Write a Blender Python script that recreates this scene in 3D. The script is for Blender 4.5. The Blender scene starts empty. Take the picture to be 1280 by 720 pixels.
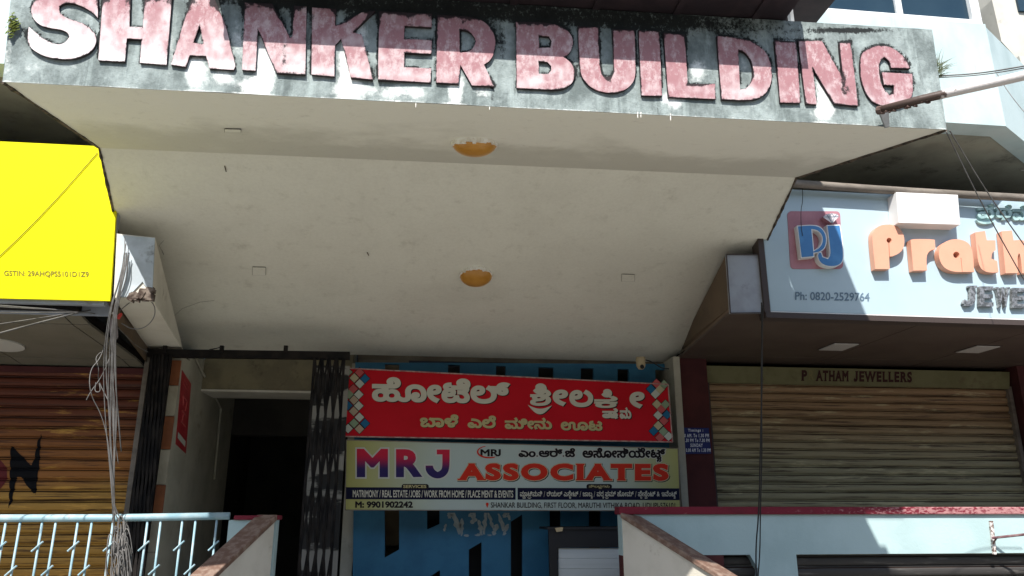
import bpy, math, random
import numpy as np
from mathutils import Vector, Matrix, noise
from mathutils.geometry import delaunay_2d_cdt
random.seed(7)
S = bpy.context.scene
COL = S.collection
# ---------------------------------------------------------------- camera
EYE = 2.6
FOC = 950.0
PHI = math.atan(280 / FOC)
YAW = math.radians(6.76)
FW = Vector((math.sin(YAW) * math.cos(PHI), math.cos(YAW) * math.cos(PHI), math.sin(PHI)))
RT = Vector((math.cos(YAW), -math.sin(YAW), 0))
UP = RT.cross(FW)
cam = bpy.data.cameras.new('camera'); camo = bpy.data.objects.new('camera', cam); COL.objects.link(camo)
cam.sensor_width = 36; cam.lens = FOC / 1280 * 36; cam.clip_end = 500; cam.clip_start = 0.05
camo.matrix_world = Matrix(((RT.x, UP.x, -FW.x, 0), (RT.y, UP.y, -FW.y, 0), (RT.z, UP.z, -FW.z, EYE), (0, 0, 0, 1)))
S.camera = camo
# ---------------------------------------------------------------- light
SUN = Vector((0.35, 1.0, -1.24)).normalized()      # the way the sunlight travels
el = math.asin(-SUN.z)
az = math.atan2(-SUN.x, -SUN.y)                    # towards the sun, from +Y clockwise
w = bpy.data.worlds.new('World'); S.world = w; w.use_nodes = True
nt = w.node_tree; bg = nt.nodes['Background']
sky = nt.nodes.new('ShaderNodeTexSky'); sky.sky_type = 'NISHITA'; sky.sun_disc = False
sky.sun_elevation = el; sky.sun_rotation = az
nt.links.new(sky.outputs[0], bg.inputs[0]); bg.inputs[1].default_value = 0.13
ld = bpy.data.lights.new('sun', 'SUN'); ld.energy = 5.0; ld.angle = math.radians(0.55); ld.color = (1, .965, .91)
lo = bpy.data.objects.new('sun', ld); COL.objects.link(lo); lo.rotation_euler = SUN.to_track_quat('-Z', 'Y').to_euler()
lo.location = (-4, -8, 14)
S.view_settings.view_transform = 'Standard'; S.view_settings.look = 'None'
S.view_settings.exposure = 0.62; S.view_settings.gamma = 1
# ---------------------------------------------------------------- measuring the photograph
def ray(x, y): return FW + RT * ((x - 640) / FOC) - UP * ((y - 360) / FOC)
def P(x, y, Y):
    r = ray(x, y); t = Y / r.y
    return Vector((r.x * t, Y, r.z * t + EYE))
def PZ(x, y, z):
    r = ray(x, y); t = (z - EYE) / r.z
    return Vector((r.x * t, r.y * t, z))
def PP(x, y, a, n):                                # where the ray meets the plane through a with normal n
    r = ray(x, y); o = Vector((0, 0, EYE))
    return o + r * ((a - o).dot(n) / r.dot(n))
# ---------------------------------------------------------------- meshes
class MB:
    def __init__(s): s.v = []; s.f = []
    def face(s, *pts):
        b = len(s.v); s.v += [tuple(p) for p in pts]; s.f.append(tuple(range(b, b + len(pts)))); return s
    def box(s, x0, x1, y0, y1, z0, z1):
        b = len(s.v)
        s.v += [(x, y, z) for z in (z0, z1) for y in (y0, y1) for x in (x0, x1)]
        s.f += [tuple(b + i for i in q) for q in ((0, 2, 3, 1), (4, 5, 7, 6), (0, 1, 5, 4), (2, 6, 7, 3), (0, 4, 6, 2), (1, 3, 7, 5))]
        return s
    def prism(s, pts, vec):
        """closed solid: polygon pts swept by vec"""
        n = len(pts); b = len(s.v); vec = Vector(vec)
        nn = Vector((0, 0, 0)); P0 = [Vector(p) for p in pts]
        for i in range(n): nn += P0[i].cross(P0[(i + 1) % n])
        if nn.dot(vec) > 0: P0.reverse()
        s.v += [tuple(p) for p in P0] + [tuple(p + vec) for p in P0]
        s.f.append(tuple(b + i for i in range(n))); s.f.append(tuple(b + n + i for i in reversed(range(n))))
        for i in range(n):
            j = (i + 1) % n; s.f.append((b + j, b + i, b + n + i, b + n + j))
        return s
    def tube(s, pts, r, n=6, cap=True):
        pts = [Vector(p) for p in pts]; m = len(pts); b = len(s.v); rs = r if isinstance(r, (list, tuple)) else [r] * m
        t0 = (pts[1] - pts[0]).normalized(); a = t0.orthogonal().normalized()
        for i, p in enumerate(pts):
            t = (pts[min(i + 1, m - 1)] - pts[max(i - 1, 0)])
            t = t.normalized() if t.length > 1e-9 else t0
            a = (a - t * a.dot(t)).normalized(); c = t.cross(a)
            for k in range(n):
                q = 2 * math.pi * k / n
                s.v.append(tuple(p + (a * math.cos(q) + c * math.sin(q)) * rs[i]))
        for i in range(m - 1):
            for k in range(n):
                k2 = (k + 1) % n
                s.f.append((b + i * n + k, b + i * n + k2, b + (i + 1) * n + k2, b + (i + 1) * n + k))
        if cap:
            s.f.append(tuple(b + k for k in reversed(range(n)))); s.f.append(tuple(b + (m - 1) * n + k for k in range(n)))
        return s
WO = {}
def link(name, data, parent, at):
    o = bpy.data.objects.new(name, data); COL.objects.link(o); WO[o.name] = Vector(at)
    if parent: o.parent = parent; o.location = Vector(at) - WO[parent.name]
    else: o.location = at
    return o
def tag(o, label=None, cat=None, group=None, kind=None):
    if label: o['label'] = label
    if cat: o['category'] = cat
    if group: o['group'] = group
    if kind: o['kind'] = kind
    return o
def obj(name, mb, mat, parent=None, smooth=False, bevel=0, attrs=None, label=None):
    V = np.array(mb.v, float); c = (V.min(0) + V.max(0)) / 2
    me = bpy.data.meshes.new(name); me.from_pydata((V - c).tolist(), [], mb.f)
    for k, a in (attrs or {}).items():
        at = me.attributes.new(k, 'FLOAT', 'POINT'); at.data.foreach_set('value', np.asarray(a, np.float32))
    me.materials.append(mat); me.update()
    if smooth: me.shade_smooth()
    o = link(name, me, parent, c)
    if bevel:
        m = o.modifiers.new('bevel', 'BEVEL'); m.width = bevel; m.segments = 2; m.limit_method = 'ANGLE'
    if label: o['label'] = label
    return o
def thing(name, label, cat, loc, group=None):
    o = bpy.data.objects.new(name, None); COL.objects.link(o); o.location = loc; WO[o.name] = Vector(loc)
    return tag(o, label, cat, group)
def copy_part(src, parent, at):
    o = src.copy(); COL.objects.link(o); WO[o.name] = Vector(at); o.parent = parent
    o.location = Vector(at) - WO[parent.name]; return o
# ---------------------------------------------------------------- outlines and lettering
_tc = {}
def text_loops(s, res=4, space=1.):
    """outline loops of text, 1 em high, from Blender's built-in font"""
    if (s, space) in _tc: return [list(L) for L in _tc[s, space]]
    c = bpy.data.curves.new('text', 'FONT'); c.body = s; c.size = 1; c.space_character = space
    o = bpy.data.objects.new('text', c); COL.objects.link(o)
    dg = bpy.context.evaluated_depsgraph_get(); k = o.evaluated_get(dg).to_curve(dg); loops = []
    for sp in k.splines:
        pts = []; b = sp.bezier_points; n = len(b)
        for i in range(n):
            p0, p1, p2, p3 = b[i].co, b[i].handle_right, b[(i + 1) % n].handle_left, b[(i + 1) % n].co
            straight = (p1 - p0).length + (p3 - p2).length + (p2 - p1).length < (p3 - p0).length * 1.002 + 1e-6
            m = 1 if straight else res
            for j in range(m):
                t = j / m; q = p0 * (1 - t) ** 3 + p1 * 3 * t * (1 - t) ** 2 + p2 * 3 * t * t * (1 - t) + p3 * t ** 3
                if not pts or (pts[-1][0] - q.x) ** 2 + (pts[-1][1] - q.y) ** 2 > 1e-8: pts.append((q.x, q.y))
        if len(pts) > 2 and (pts[0][0] - pts[-1][0]) ** 2 + (pts[0][1] - pts[-1][1]) ** 2 < 1e-8: pts.pop()
        if len(pts) > 2: loops.append(pts)
    bpy.data.objects.remove(o); bpy.data.curves.remove(c)
    _tc[s, space] = loops
    return [list(L) for L in loops]
def area(L):
    A = np.array(L); B = np.roll(A, -1, 0); return 0.5 * float((A[:, 0] * B[:, 1] - A[:, 1] * B[:, 0]).sum())
def fatten(loops, d):
    if not d or not loops: return loops
    if sum(area(L) for L in loops) > 0: d = -d
    out = []
    for L in loops:
        A = np.array(L, float); T1 = A - np.roll(A, 1, 0); T2 = np.roll(A, -1, 0) - A
        T1 /= np.maximum(np.linalg.norm(T1, axis=1, keepdims=True), 1e-9); T2 /= np.maximum(np.linalg.norm(T2, axis=1, keepdims=True), 1e-9)
        N1 = np.stack([-T1[:, 1], T1[:, 0]], 1); N2 = np.stack([-T2[:, 1], T2[:, 0]], 1)
        M = N1 + N2; M /= np.maximum(np.linalg.norm(M, axis=1, keepdims=True), 1e-6)
        k = 1 / np.clip((M * N1).sum(1, keepdims=True), .55, 1)
        out.append([tuple(q) for q in A + M * k * d])
    return out
def xf(loops, dx=0, dy=0, sx=1, sy=None):
    sy = sx if sy is None else sy
    return [[(x * sx + dx, y * sy + dy) for x, y in L] for L in loops]
def bbox(loops):
    A = np.array([p for L in loops for p in L]); return A[:, 0].min(), A[:, 1].min(), A[:, 0].max(), A[:, 1].max()
def advance(ch):
    a = max(p[0] for L in text_loops('|') for p in L); b = max(p[0] for L in text_loops(ch + '|') for p in L); return b - a
SIGN_I, VIRAMA = '\u0cbf', '\u0ccd'
def kannada(s, bold=.025):
    """set a Kannada word: subjoined letters go small below the letter before them"""
    s = s.replace('\u0cc0', '\u0cbf\u0cd5').replace('\u0cc7', '\u0cc6\u0cd5').replace('\u0ccb', '\u0cc6\u0cc2\u0cd5').replace('\u0cca', '\u0cc6\u0cc2')
    out = []; x = 0; px = 0; i = 0
    while i < len(s):
        ch = s[i]
        if ch == ' ': x += .32; i += 1; continue
        if ch in './&-':
            if ch == '.': out.append([(x + .05, 0), (x + .17, 0), (x + .17, .12), (x + .05, .12)][::-1])
            elif ch == '/': out.append([(x + .02, -.12), (x + .08, -.12), (x + .3, .75), (x + .24, .75)][::-1])
            elif ch == '&':
                L = fatten(text_loops('&'), bold * .6)
                if sum(area(q) for q in L) > 0: L = [q[::-1] for q in L]
                out += xf(L, x)
            x += {'.': .24, '/': .34, '&': .7}.get(ch, .3); i += 1; continue
        if ch == VIRAMA and i + 1 < len(s) and '\u0c95' <= s[i + 1] <= '\u0cb9':
            nx = s[i + 1]
            if nx == '\u0cb0':
                c = (px + x) / 2 - .02; rr = (x - px) * .5 + .04; a = []
                for k in range(13): q = math.pi * (1.02 + .96 * k / 12); a.append((c + rr * math.cos(q), -.1 + .27 * math.sin(q)))
                for k in range(13): q = math.pi * (1.98 - .96 * k / 12); a.append((c + rr * .97 * math.cos(q), -.1 + .15 * math.sin(q)))
                if area(a) > 0: a.reverse()
                out.append(a)
            else:
                L = xf(text_loops(nx), 0, 0, .5); L = fatten(L, bold * .8); bb = bbox(L)
                out += xf(L, x - bb[2] + .06, -.36)
                if i + 2 < len(s) and s[i + 2] == VIRAMA and i + 3 < len(s):
                    L = fatten(xf(text_loops(s[i + 3]), 0, 0, .42), bold * .8); out += xf(L, x + .08, -.4); x += .3; i += 2
            i += 2; continue
        L = fatten(text_loops(ch), bold)
        dx = -.13 if ch == SIGN_I else 0
        out += xf(L, x + dx); a = advance(ch)
        if '\u0c95' <= ch <= '\u0cb9' or '\u0c85' <= ch <= '\u0c94': px = x
        x += a + (dx if ch == SIGN_I else 0) + .012; i += 1
    return out
def latin(s, bold=0., serif=0.):
    s0 = s; s = s.replace('J', 'I'); L = text_loops(s, 4, 1.22 if serif else 1.)
    if sum(area(q) for q in L) > 0: L = [q[::-1] for q in L]
    for k, ch in enumerate(s0):                    # a J that stands on the baseline
        if ch != 'J': continue
        n0 = len(text_loops(s[:k], 4, 1.22 if serif else 1.)) if s[:k].strip() else 0
        st = L[n0]; xs, xe = min(p[0] for p in st), max(p[0] for p in st)
        L.append([(xs, .34), (xe, .34), (xe, .17), (xe - .04, .06), (xe - .13, -.005), (xe - .24, 0), (xe - .31, .06), (xe - .28, .15), (xe - .2, .09), (xe - .13, .10), (xs, .17)])
        if area(L[-1]) > 0: L[-1].reverse()
        L[n0] = [(x, y if y > .2 else .3) for x, y in st]
    L = fatten(L, bold)
    if serif:
        add = []; y1 = max(p[1] for q in text_loops('H') for p in q)
        for q in L:
            n = len(q)
            for i in range(n):
                (ax, ay), (bx, by) = q[i], q[(i + 1) % n]
                if abs(ay - by) < .012 and .03 < abs(ax - bx) < .24:
                    lo, hi = min(ax, bx) - serif, max(ax, bx) + serif
                    if ay < .05 + bold: add.append([(lo, ay), (lo, ay + .07), (hi, ay + .07), (hi, ay)])
                    elif ay > y1 - .05: add.append([(lo, ay - .07), (lo, ay), (hi, ay), (hi, ay - .07)])
        L = L + add
    return L
def fit(loops, x0, y0, x1, y1, tilt=0.):
    """scale loops (y up) into the pixel box left x0, baseline-bottom y0, right x1, top y1 (pixels, y down); tilt = drop over the width"""
    a, b, c, d = bbox(loops)
    return [[(x0 + (x - a) / (c - a) * (x1 - x0), y0 + tilt * (x - a) / (c - a) + (y - b) / (d - b) * (y1 - y0)) for x, y in L] for L in loops]
def tri2d(loops, extra=(), evenodd=False):
    V = []; E = []
    for L in loops:
        b = len(V); V += [Vector(p) for p in L]; E += [(b + i, b + (i + 1) % len(L)) for i in range(len(L))]
    V += [Vector(p) for p in extra]
    r = delaunay_2d_cdt(V, E, [], 0, 1e-7)
    v = np.array([(p.x, p.y) for p in r[0]]); F = np.array([f for f in r[2] if len(f) == 3])
    c = v[F].mean(1); wn = np.zeros(len(c))
    for L in loops:
        A = np.array(L); B = np.roll(A, -1, 0)
        for (x0, y0), (x1, y1) in zip(A, B):
            if y0 == y1: continue
            m = (c[:, 1] >= min(y0, y1)) & (c[:, 1] < max(y0, y1))
            xs = x0 + (c[:, 1] - y0) * (x1 - x0) / (y1 - y0)
            wn += np.where(m & (xs > c[:, 0]), 1 if y1 > y0 else -1, 0)
    F = F[(wn % 2 != 0) if evenodd else (wn != 0)]
    e1 = v[F[:, 1]] - v[F[:, 0]]; e2 = v[F[:, 2]] - v[F[:, 0]]; ar = e1[:, 0] * e2[:, 1] - e1[:, 1] * e2[:, 0]
    return v, [tuple(f) if a > 0 else (f[0], f[2], f[1]) for f, a in zip(F.tolist(), ar)]
def wall_shape(loops_px, Y, depth=0., extra=(), evenodd=False):
    """outline given in pixels, laid in the upright plane at distance Y, front face towards the street, solid depth behind it"""
    W = [[(P(x, y, Y).x, P(x, y, Y).z) for x, y in L] for L in loops_px]
    X = [(P(x, y, Y).x, P(x, y, Y).z) for x, y in extra]
    v, F = tri2d(W, X, evenodd)
    mb = MB(); mb.v = [(a, Y, b) for a, b in v]; mb.f = list(F)
    if depth:
        cnt = {}
        for f in F:
            for i in range(3): cnt[(f[i], f[(i + 1) % 3])] = 1
        n = len(v); mb.v += [(a, Y + depth, b) for a, b in v]
        for (a, b) in list(cnt):
            if (b, a) not in cnt: mb.f.append((b, a, a + n, b + n))
        # (no back face: it stands against its board)
    return mb
def chaikin(L, it=2, ang=48):
    for _ in range(it):
        out = []; n = len(L)
        for i in range(n):
            a, b, c = np.array(L[i - 1]), np.array(L[i]), np.array(L[(i + 1) % n])
            u, v = b - a, c - b; cs = u.dot(v) / max(np.linalg.norm(u) * np.linalg.norm(v), 1e-9)
            if math.degrees(math.acos(max(-1, min(1, cs)))) > ang: out.append(tuple(b))
            else: out += [tuple(b * .75 + a * .25), tuple(b * .75 + c * .25)]
        L = out
    return L
def circle(cx, cy, r, n=16, ry=None):
    return [(cx + r * math.cos(2 * math.pi * k / n), cy + (ry or r) * math.sin(2 * math.pi * k / n)) for k in range(n)]
# ---------------------------------------------------------------- materials
def rgb(r, g, b):
    f = lambda c: (c / 255 / 12.92) if c <= 10.3 else ((c / 255 + .055) / 1.055) ** 2.4
    return (f(r), f(g), f(b), 1)
class NT:
    def __init__(s, name, rough=.8, spec=.3, metal=0):
        s.m = bpy.data.materials.new(name); s.m.use_nodes = True; s.t = s.m.node_tree
        s.b = s.t.nodes['Principled BSDF']; s.b.inputs['Roughness'].default_value = rough
        s.b.inputs['Specular IOR Level'].default_value = spec; s.b.inputs['Metallic'].default_value = metal
        s.pos = s.t.nodes.new('ShaderNodeNewGeometry').outputs['Position']
    def L(s, a, b): s.t.links.new(a, b)
    def noise(s, scale, stretch=(1, 1, 1), detail=5, rough=.6, off=(0, 0, 0)):
        mp = s.t.nodes.new('ShaderNodeMapping'); s.L(s.pos, mp.inputs[0]); mp.inputs['Scale'].default_value = stretch; mp.inputs['Location'].default_value = off
        n = s.t.nodes.new('ShaderNodeTexNoise'); s.L(mp.outputs[0], n.inputs['Vector'])
        n.inputs['Scale'].default_value = scale; n.inputs['Detail'].default_value = detail; n.inputs['Roughness'].default_value = rough
        return n.outputs[0]
    def ramp(s, v, a, b, lo=0., hi=1.):
        m = s.t.nodes.new('ShaderNodeMapRange'); s.L(v, m.inputs[0]); m.interpolation_type = 'SMOOTHSTEP'
        m.inputs[1].default_value = a; m.inputs[2].default_value = b; m.inputs[3].default_value = lo; m.inputs[4].default_value = hi
        return m.outputs[0]
    def math(s, op, a, b):
        m = s.t.nodes.new('ShaderNodeMath'); m.operation = op
        for i, q in enumerate((a, b)):
            if isinstance(q, (int, float)): m.inputs[i].default_value = q
            else: s.L(q, m.inputs[i])
        return m.outputs[0]
    def mix(s, f, a, b):
        m = s.t.nodes.new('ShaderNodeMix'); m.data_type = 'RGBA'
        if isinstance(f, (int, float)): m.inputs[0].default_value = f
        else: s.L(f, m.inputs[0])
        for i, q in ((6, a), (7, b)):
            if isinstance(q, tuple): m.inputs[i].default_value = q
            else: s.L(q, m.inputs[i])
        return m.outputs[2]
    def attr(s, name):
        a = s.t.nodes.new('ShaderNodeAttribute'); a.attribute_name = name; return a.outputs['Fac']
    def sep(s, k):
        x = s.t.nodes.new('ShaderNodeSeparateXYZ'); s.L(s.pos, x.inputs[0]); return x.outputs[k]
    def color(s, c):
        if isinstance(c, tuple): s.b.inputs['Base Color'].default_value = c
        else: s.L(c, s.b.inputs['Base Color'])
    def bump(s, h, dist=.003, strength=.6):
        b = s.t.nodes.new('ShaderNodeBump'); s.L(h, b.inputs['Height']); b.inputs['Distance'].default_value = dist; b.inputs['Strength'].default_value = strength
        s.L(b.outputs[0], s.b.inputs['Normal'])
def mat(name, c1, c2=None, scale=6, stretch=(1, 1, 1), lo=.4, hi=.65, rough=.8, spec=.3, metal=0, dirt=None, dscale=2.5, dlo=.55, dhi=.75, dstretch=(1, 1, 1), bump=0, bscale=60, amt=1.):
    n = NT(name, rough, spec, metal); c = c1
    if c2: c = n.mix(n.ramp(n.noise(scale, stretch), lo, hi, 0, amt), c, c2)
    if dirt: c = n.mix(n.ramp(n.noise(dscale, dstretch, 8, .68, (3, 1, 7)), dlo, dhi, 0, .85), c, dirt)
    n.color(c)
    if bump: n.bump(n.noise(bscale, (1, 1, 1), 6, .7), bump)
    return n.m
# ---------------------------------------------------------------- material set
M = {}
M['concrete_ground'] = mat('street_concrete', (.28, .265, .235, 1), (.20, .19, .165, 1), 1.2, bump=.01, bscale=30)
M['floor'] = mat('terrace_floor', (.14, .125, .11, 1), (.10, .09, .08, 1), 3)
def plaster(name, c, dark, dirt, dlo=.52, dhi=.8):
    n = NT(name, .9, .15); a = n.noise(1.3, (1, 1, .8), 6, .62); b = n.noise(.55, (1, 2.2, 1), 4, .5, (5, 2, 1)); d = n.noise(7, (1, 1, 1), 8, .7, (2, 8, 3))
    col = n.mix(n.ramp(a, .35, .75, 0, .6), c, dark); col = n.mix(n.ramp(b, .5, .72, 0, .5), col, dark); col = n.mix(n.ramp(d, dlo, dhi, 0, .35), col, dirt)
    fine = n.noise(38, (1, 1, 1), 3, .7); col = n.mix(n.ramp(fine, .3, .8, 0, .12), col, dirt)
    n.color(col); n.bump(n.math('ADD', n.noise(9, (1, 1, 1), 5, .6), n.math('MULTIPLY', n.noise(90, (1, 1, 1), 4, .7), .25)), .008, .5)
    return n.m
M['soffit'] = plaster('cream_soffit_plaster', (.78, .77, .675, 1), (.67, .655, .57, 1), (.32, .295, .22, 1))
# the front strip of the canopy ceiling has a darker band towards the crease
n = NT('cream_soffit_front', .9, .15); a = n.noise(1.6, (1, 1, 1), 6, .6); cr = n.attr('crease')
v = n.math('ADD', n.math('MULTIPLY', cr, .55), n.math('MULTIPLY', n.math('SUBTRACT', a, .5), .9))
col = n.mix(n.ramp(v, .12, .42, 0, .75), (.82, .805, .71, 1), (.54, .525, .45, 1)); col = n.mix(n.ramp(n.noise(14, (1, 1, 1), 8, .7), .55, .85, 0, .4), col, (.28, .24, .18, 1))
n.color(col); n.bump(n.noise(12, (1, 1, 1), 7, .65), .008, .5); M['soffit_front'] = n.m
M['edge_dark'] = mat('grimy_plaster_edge', (.13, .10, .075, 1), (.035, .03, .025, 1), 22, lo=.4, hi=.6, bump=.01, bscale=40)
M['oversoffit'] = mat('dark_unpainted_soffit', (.36, .35, .28, 1), (.27, .26, .21, 1), 2.0, bump=.006, dirt=(.05, .045, .04, 1), dscale=3)
M['white_wall'] = mat('pale_blue_white_wall', (.50, .60, .60, 1), (.42, .52, .52, 1), 2.2, (1, 1, .6), dirt=(.30, .33, .32, 1), dscale=2.2, dstretch=(3, 3, .35), dlo=.62, dhi=.82, bump=.003)
M['parapet'] = mat('pale_cyan_parapet_paint', (.42, .55, .555, 1), (.37, .495, .50, 1), 1.7, dirt=(.22, .26, .26, 1), dscale=6, dstretch=(3.5, 1, .18), dlo=.66, dhi=.8, bump=.004, bscale=30)
n = NT('worn_sunlit_maroon_coping', .75, .2); wf_ = n.math('ADD', n.noise(26, (1, 1, 2), 6, .7), n.ramp(n.sep(0), 2.6, 5.2, -.12, .10))  # wear speckle; right end also paler, its sunlight put into the colour
c = n.mix(n.ramp(wf_, .5, .62), (.17, .018, .032, 1), (.40, .20, .20, 1)); c = n.mix(n.ramp(n.noise(9, (1, 1, 1), 5), .5, .75, 0, .5), c, (.07, .015, .02, 1)); n.color(c); n.bump(n.noise(40), .004); M['coping'] = n.m
M['maroon'] = mat('dark_maroon_paint', (.085, .022, .022, 1), (.06, .016, .017, 1), 3)
M['cream_wall'] = mat('cream_passage_paint', (.46, .44, .36, 1), (.38, .36, .29, 1), 2.5, dirt=(.22, .19, .14, 1), dscale=3, bump=.004)
M['stringer'] = mat('cream_white_stair_wall', (.66, .63, .55, 1), (.58, .55, .47, 1), 2.5, dirt=(.3, .26, .2, 1), dscale=4, dlo=.6, bump=.004)
M['capstone'] = mat('worn_brown_handrail_top', (.16, .095, .07, 1), (.26, .19, .15, 1), 18, (1, 1, 1), rough=.6, dirt=(.30, .03, .02, 1), dscale=6, dlo=.68, dhi=.72, bump=.004)
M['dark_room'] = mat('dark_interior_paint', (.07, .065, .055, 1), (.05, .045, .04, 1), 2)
M['beam'] = mat('olive_beam_plaster', (.24, .21, .13, 1), (.18, .155, .10, 1), 4, dirt=(.08, .07, .05, 1), dscale=7)
M['black_metal'] = mat('old_black_painted_steel', (.010, .009, .009, 1), (.02, .016, .014, 1), 12, rough=.65, spec=.12, bump=.001)
M['gate_metal'] = mat('grey_black_gate_steel', (.008, .0075, .008, 1), (.026, .022, .02, 1), 14, (1, 1, .4), rough=.65, spec=.1)
M['rail_paint'] = mat('light_blue_rail_enamel', (.25, .40, .46, 1), (.36, .48, .52, 1), 9, rough=.45, spec=.4, dirt=(.36, .26, .24, 1), dscale=14, dlo=.64, dhi=.7)
M['yellow'] = mat('bright_yellow_acrylic', (.80, .73, .004, 1), (.74, .67, .003, 1), .9, rough=.5, spec=.1, dirt=(.60, .56, .03, 1), dscale=1.4, dlo=.62, dhi=.9)
M['ink_olive'] = mat('faded_dark_print', (.20, .17, .02, 1))
M['sign_blue'] = mat('pale_blue_sign_panel', (.43, .545, .60, 1), (.40, .51, .565, 1), 1.2, rough=.4, spec=.35, dirt=(.38, .44, .46, 1), dscale=5, dstretch=(1.5, 1, .5), dlo=.64, dhi=.85)
M['grey_panel'] = mat('dirty_grey_blue_panel', (.34, .37, .42, 1), (.28, .30, .34, 1), 4, rough=.45, dirt=(.13, .11, .10, 1), dscale=6, dlo=.56, dhi=.75)
M['brown_panel'] = mat('dark_brown_ceiling_panel', (.10, .075, .06, 1), (.085, .062, .05, 1), 3, rough=.55)
M['brown_side'] = mat('brown_laminate_side', (.15, .105, .065, 1), (.12, .085, .055, 1), 3, rough=.6)
M['olive_panel'] = mat('grey_brown_ceiling_panel', (.165, .15, .12, 1), (.14, .13, .10, 1), 2.5, rough=.6)
M['frame_brown'] = mat('dark_brown_sign_frame', (.06, .045, .04, 1), rough=.5)
M['ledge'] = mat('grimy_grey_pipe', (.22, .19, .16, 1), (.14, .12, .10, 1), 9, (.4, 1, 1), bump=.004)
M['salmon'] = mat('salmon_letter_face', (.70, .35, .235, 1), (.66, .33, .22, 1), 3, rough=.4, spec=.35, dirt=(.55, .32, .24, 1), dscale=9, dlo=.66, dhi=.8)
M['maroon_plate'] = mat('faded_maroon_plate', (.42, .20, .23, 1), (.36, .16, .19, 1), 4, rough=.45)
M['logo_blue'] = mat('logo_blue_face', (.055, .19, .42, 1), (.08, .25, .50, 1), 5, rough=.35, spec=.4)
M['white_trim'] = mat('white_acrylic_trim', (.78, .78, .76, 1), (.70, .70, .68, 1), 6, rough=.4)
M['white_box'] = mat('white_metal_box', (.80, .78, .76, 1), (.76, .74, .72, 1), 3, rough=.5, dirt=(.4, .38, .36, 1), dscale=8, dlo=.72, dhi=.85)
M['diamond'] = mat('pale_diamond_plate', (.62, .58, .60, 1), rough=.35)
M['diamond_side'] = M['white_trim']
M['silver'] = mat('dull_silver_letters', (.42, .41, .40, 1), (.16, .16, .155, 1), 40, rough=.32, metal=.65, lo=.4, hi=.6, bump=.004, bscale=70)
M['teal_letter'] = mat('pale_teal_letters', (.42, .60, .58, 1), (.25, .38, .38, 1), 14, rough=.4)
M['phone_ink'] = mat('blue_grey_print', (.12, .18, .24, 1), rough=.5)
M['red_board'] = mat('red_flex_banner', (.52, .008, .018, 1), (.46, .007, .015, 1), 1.5, rough=.6, spec=.12)
M['banner_white'] = mat('banner_cream_print', (.56, .54, .45, 1), rough=.6, spec=.12)
M['banner_yellow'] = mat('banner_pale_yellow_print', (.46, .40, .20, 1), rough=.6, spec=.12)
M['banner_black'] = mat('banner_black_print', (.015, .012, .014, 1), rough=.6, spec=.12)
M['banner_red'] = mat('banner_red_print', (.55, .03, .015, 1), rough=.6, spec=.12)
M['outline'] = mat('banner_white_outline', (.50, .50, .46, 1), rough=.6, spec=.1)
M['navy'] = mat('banner_navy_band', (.006, .007, .028, 1), rough=.6, spec=.12)
for k, c in dict(d_green=(.25, .33, .22, 1), d_cream=(.48, .42, .27, 1), d_blue=(.02, .13, .26, 1), d_white=(.50, .52, .46, 1), d_pink=(.48, .10, .10, 1), d_tan=(.42, .33, .24, 1)).items():
    M[k] = mat('banner_' + k[2:] + '_square', c, rough=.6, spec=.12)
n = NT('banner_olive_blue_fade', .6, .12); x = n.sep(0)
f = n.math('MAXIMUM', n.ramp(x, -.7, .35, 1, 0), n.ramp(x, 1.75, 2.75, 0, 1)); n.color(n.mix(f, (.42, .49, .46, 1), (.38, .37, .13, 1))); M['mrj_board'] = n.m
n = NT('banner_red_navy_fade', .6, .12); z0, z1 = P(500, 597, 7.75).z, P(500, 562, 7.75).z
n.color(n.mix(n.ramp(n.sep(2), z0 + .07, z1 - .04), (.03, .02, .10, 1), (.50, .02, .05, 1))); M['mrj_letters'] = n.m
M['olive_board'] = mat('olive_painted_name_board', (.20, .19, .095, 1), (.165, .155, .075, 1), 5, dirt=(.12, .09, .05, 1), dscale=5)
M['oxblood_ink'] = mat('dark_brown_painted_lettering', (.05, .016, .014, 1))
M['blue_slats'] = mat('blue_painted_partition', (.04, .19, .33, 1), (.03, .15, .27, 1), 3, rough=.5, dirt=(.12, .24, .34, 1), dscale=5, dlo=.7, dhi=.85)
M['paper'] = mat('torn_white_paper', (.40, .46, .47, 1), (.30, .36, .38, 1), 25)
M['back_brown'] = mat('brown_back_panel', (.20, .15, .09, 1), (.14, .10, .06, 1), 3)
M['cream_back'] = mat('tan_back_panel', (.50, .40, .24, 1), (.42, .33, .2, 1), 3)
M['counter_black'] = mat('black_counter_frame', (.018, .018, .02, 1), rough=.5)
M['counter_white'] = mat('pale_grey_counter_boards', (.58, .62, .62, 1), (.53, .57, .57, 1), 4, (.3, 1, 5), rough=.5)
M['amber'] = mat('amber_glass_dome', (.55, .27, .05, 1), (.48, .22, .035, 1), 6, rough=.3, spec=.5)
M['chipped_white'] = mat('chipped_white_rim', (.85, .84, .79, 1), (.66, .62, .52, 1), 30)
M['cable'] = mat('grey_cable_sheath', (.20, .19, .18, 1), (.12, .115, .11, 1), 8, rough=.6)
M['cable_light'] = mat('pale_grey_cable_sheath', (.16, .155, .15, 1), (.09, .085, .08, 1), 8, rough=.6)
M['cable_black'] = mat('black_cable_sheath', (.02, .02, .02, 1), rough=.5)
M['galv'] = mat('pale_galvanised_pipe', (.62, .58, .56, 1), (.5, .46, .44, 1), 6, rough=.45, dirt=(.16, .10, .08, 1), dscale=9, dlo=.66, dhi=.8)
n = NT('white_pipe_rusting_at_its_end', .5, .35); xx = n.sep(0)
r0 = n.math('ADD', n.ramp(xx, 2.74, 2.98, .66, -.08), n.math('MULTIPLY', n.math('SUBTRACT', n.noise(22, (1, 1, 1), 6, .7), .5), 1.3))
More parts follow.
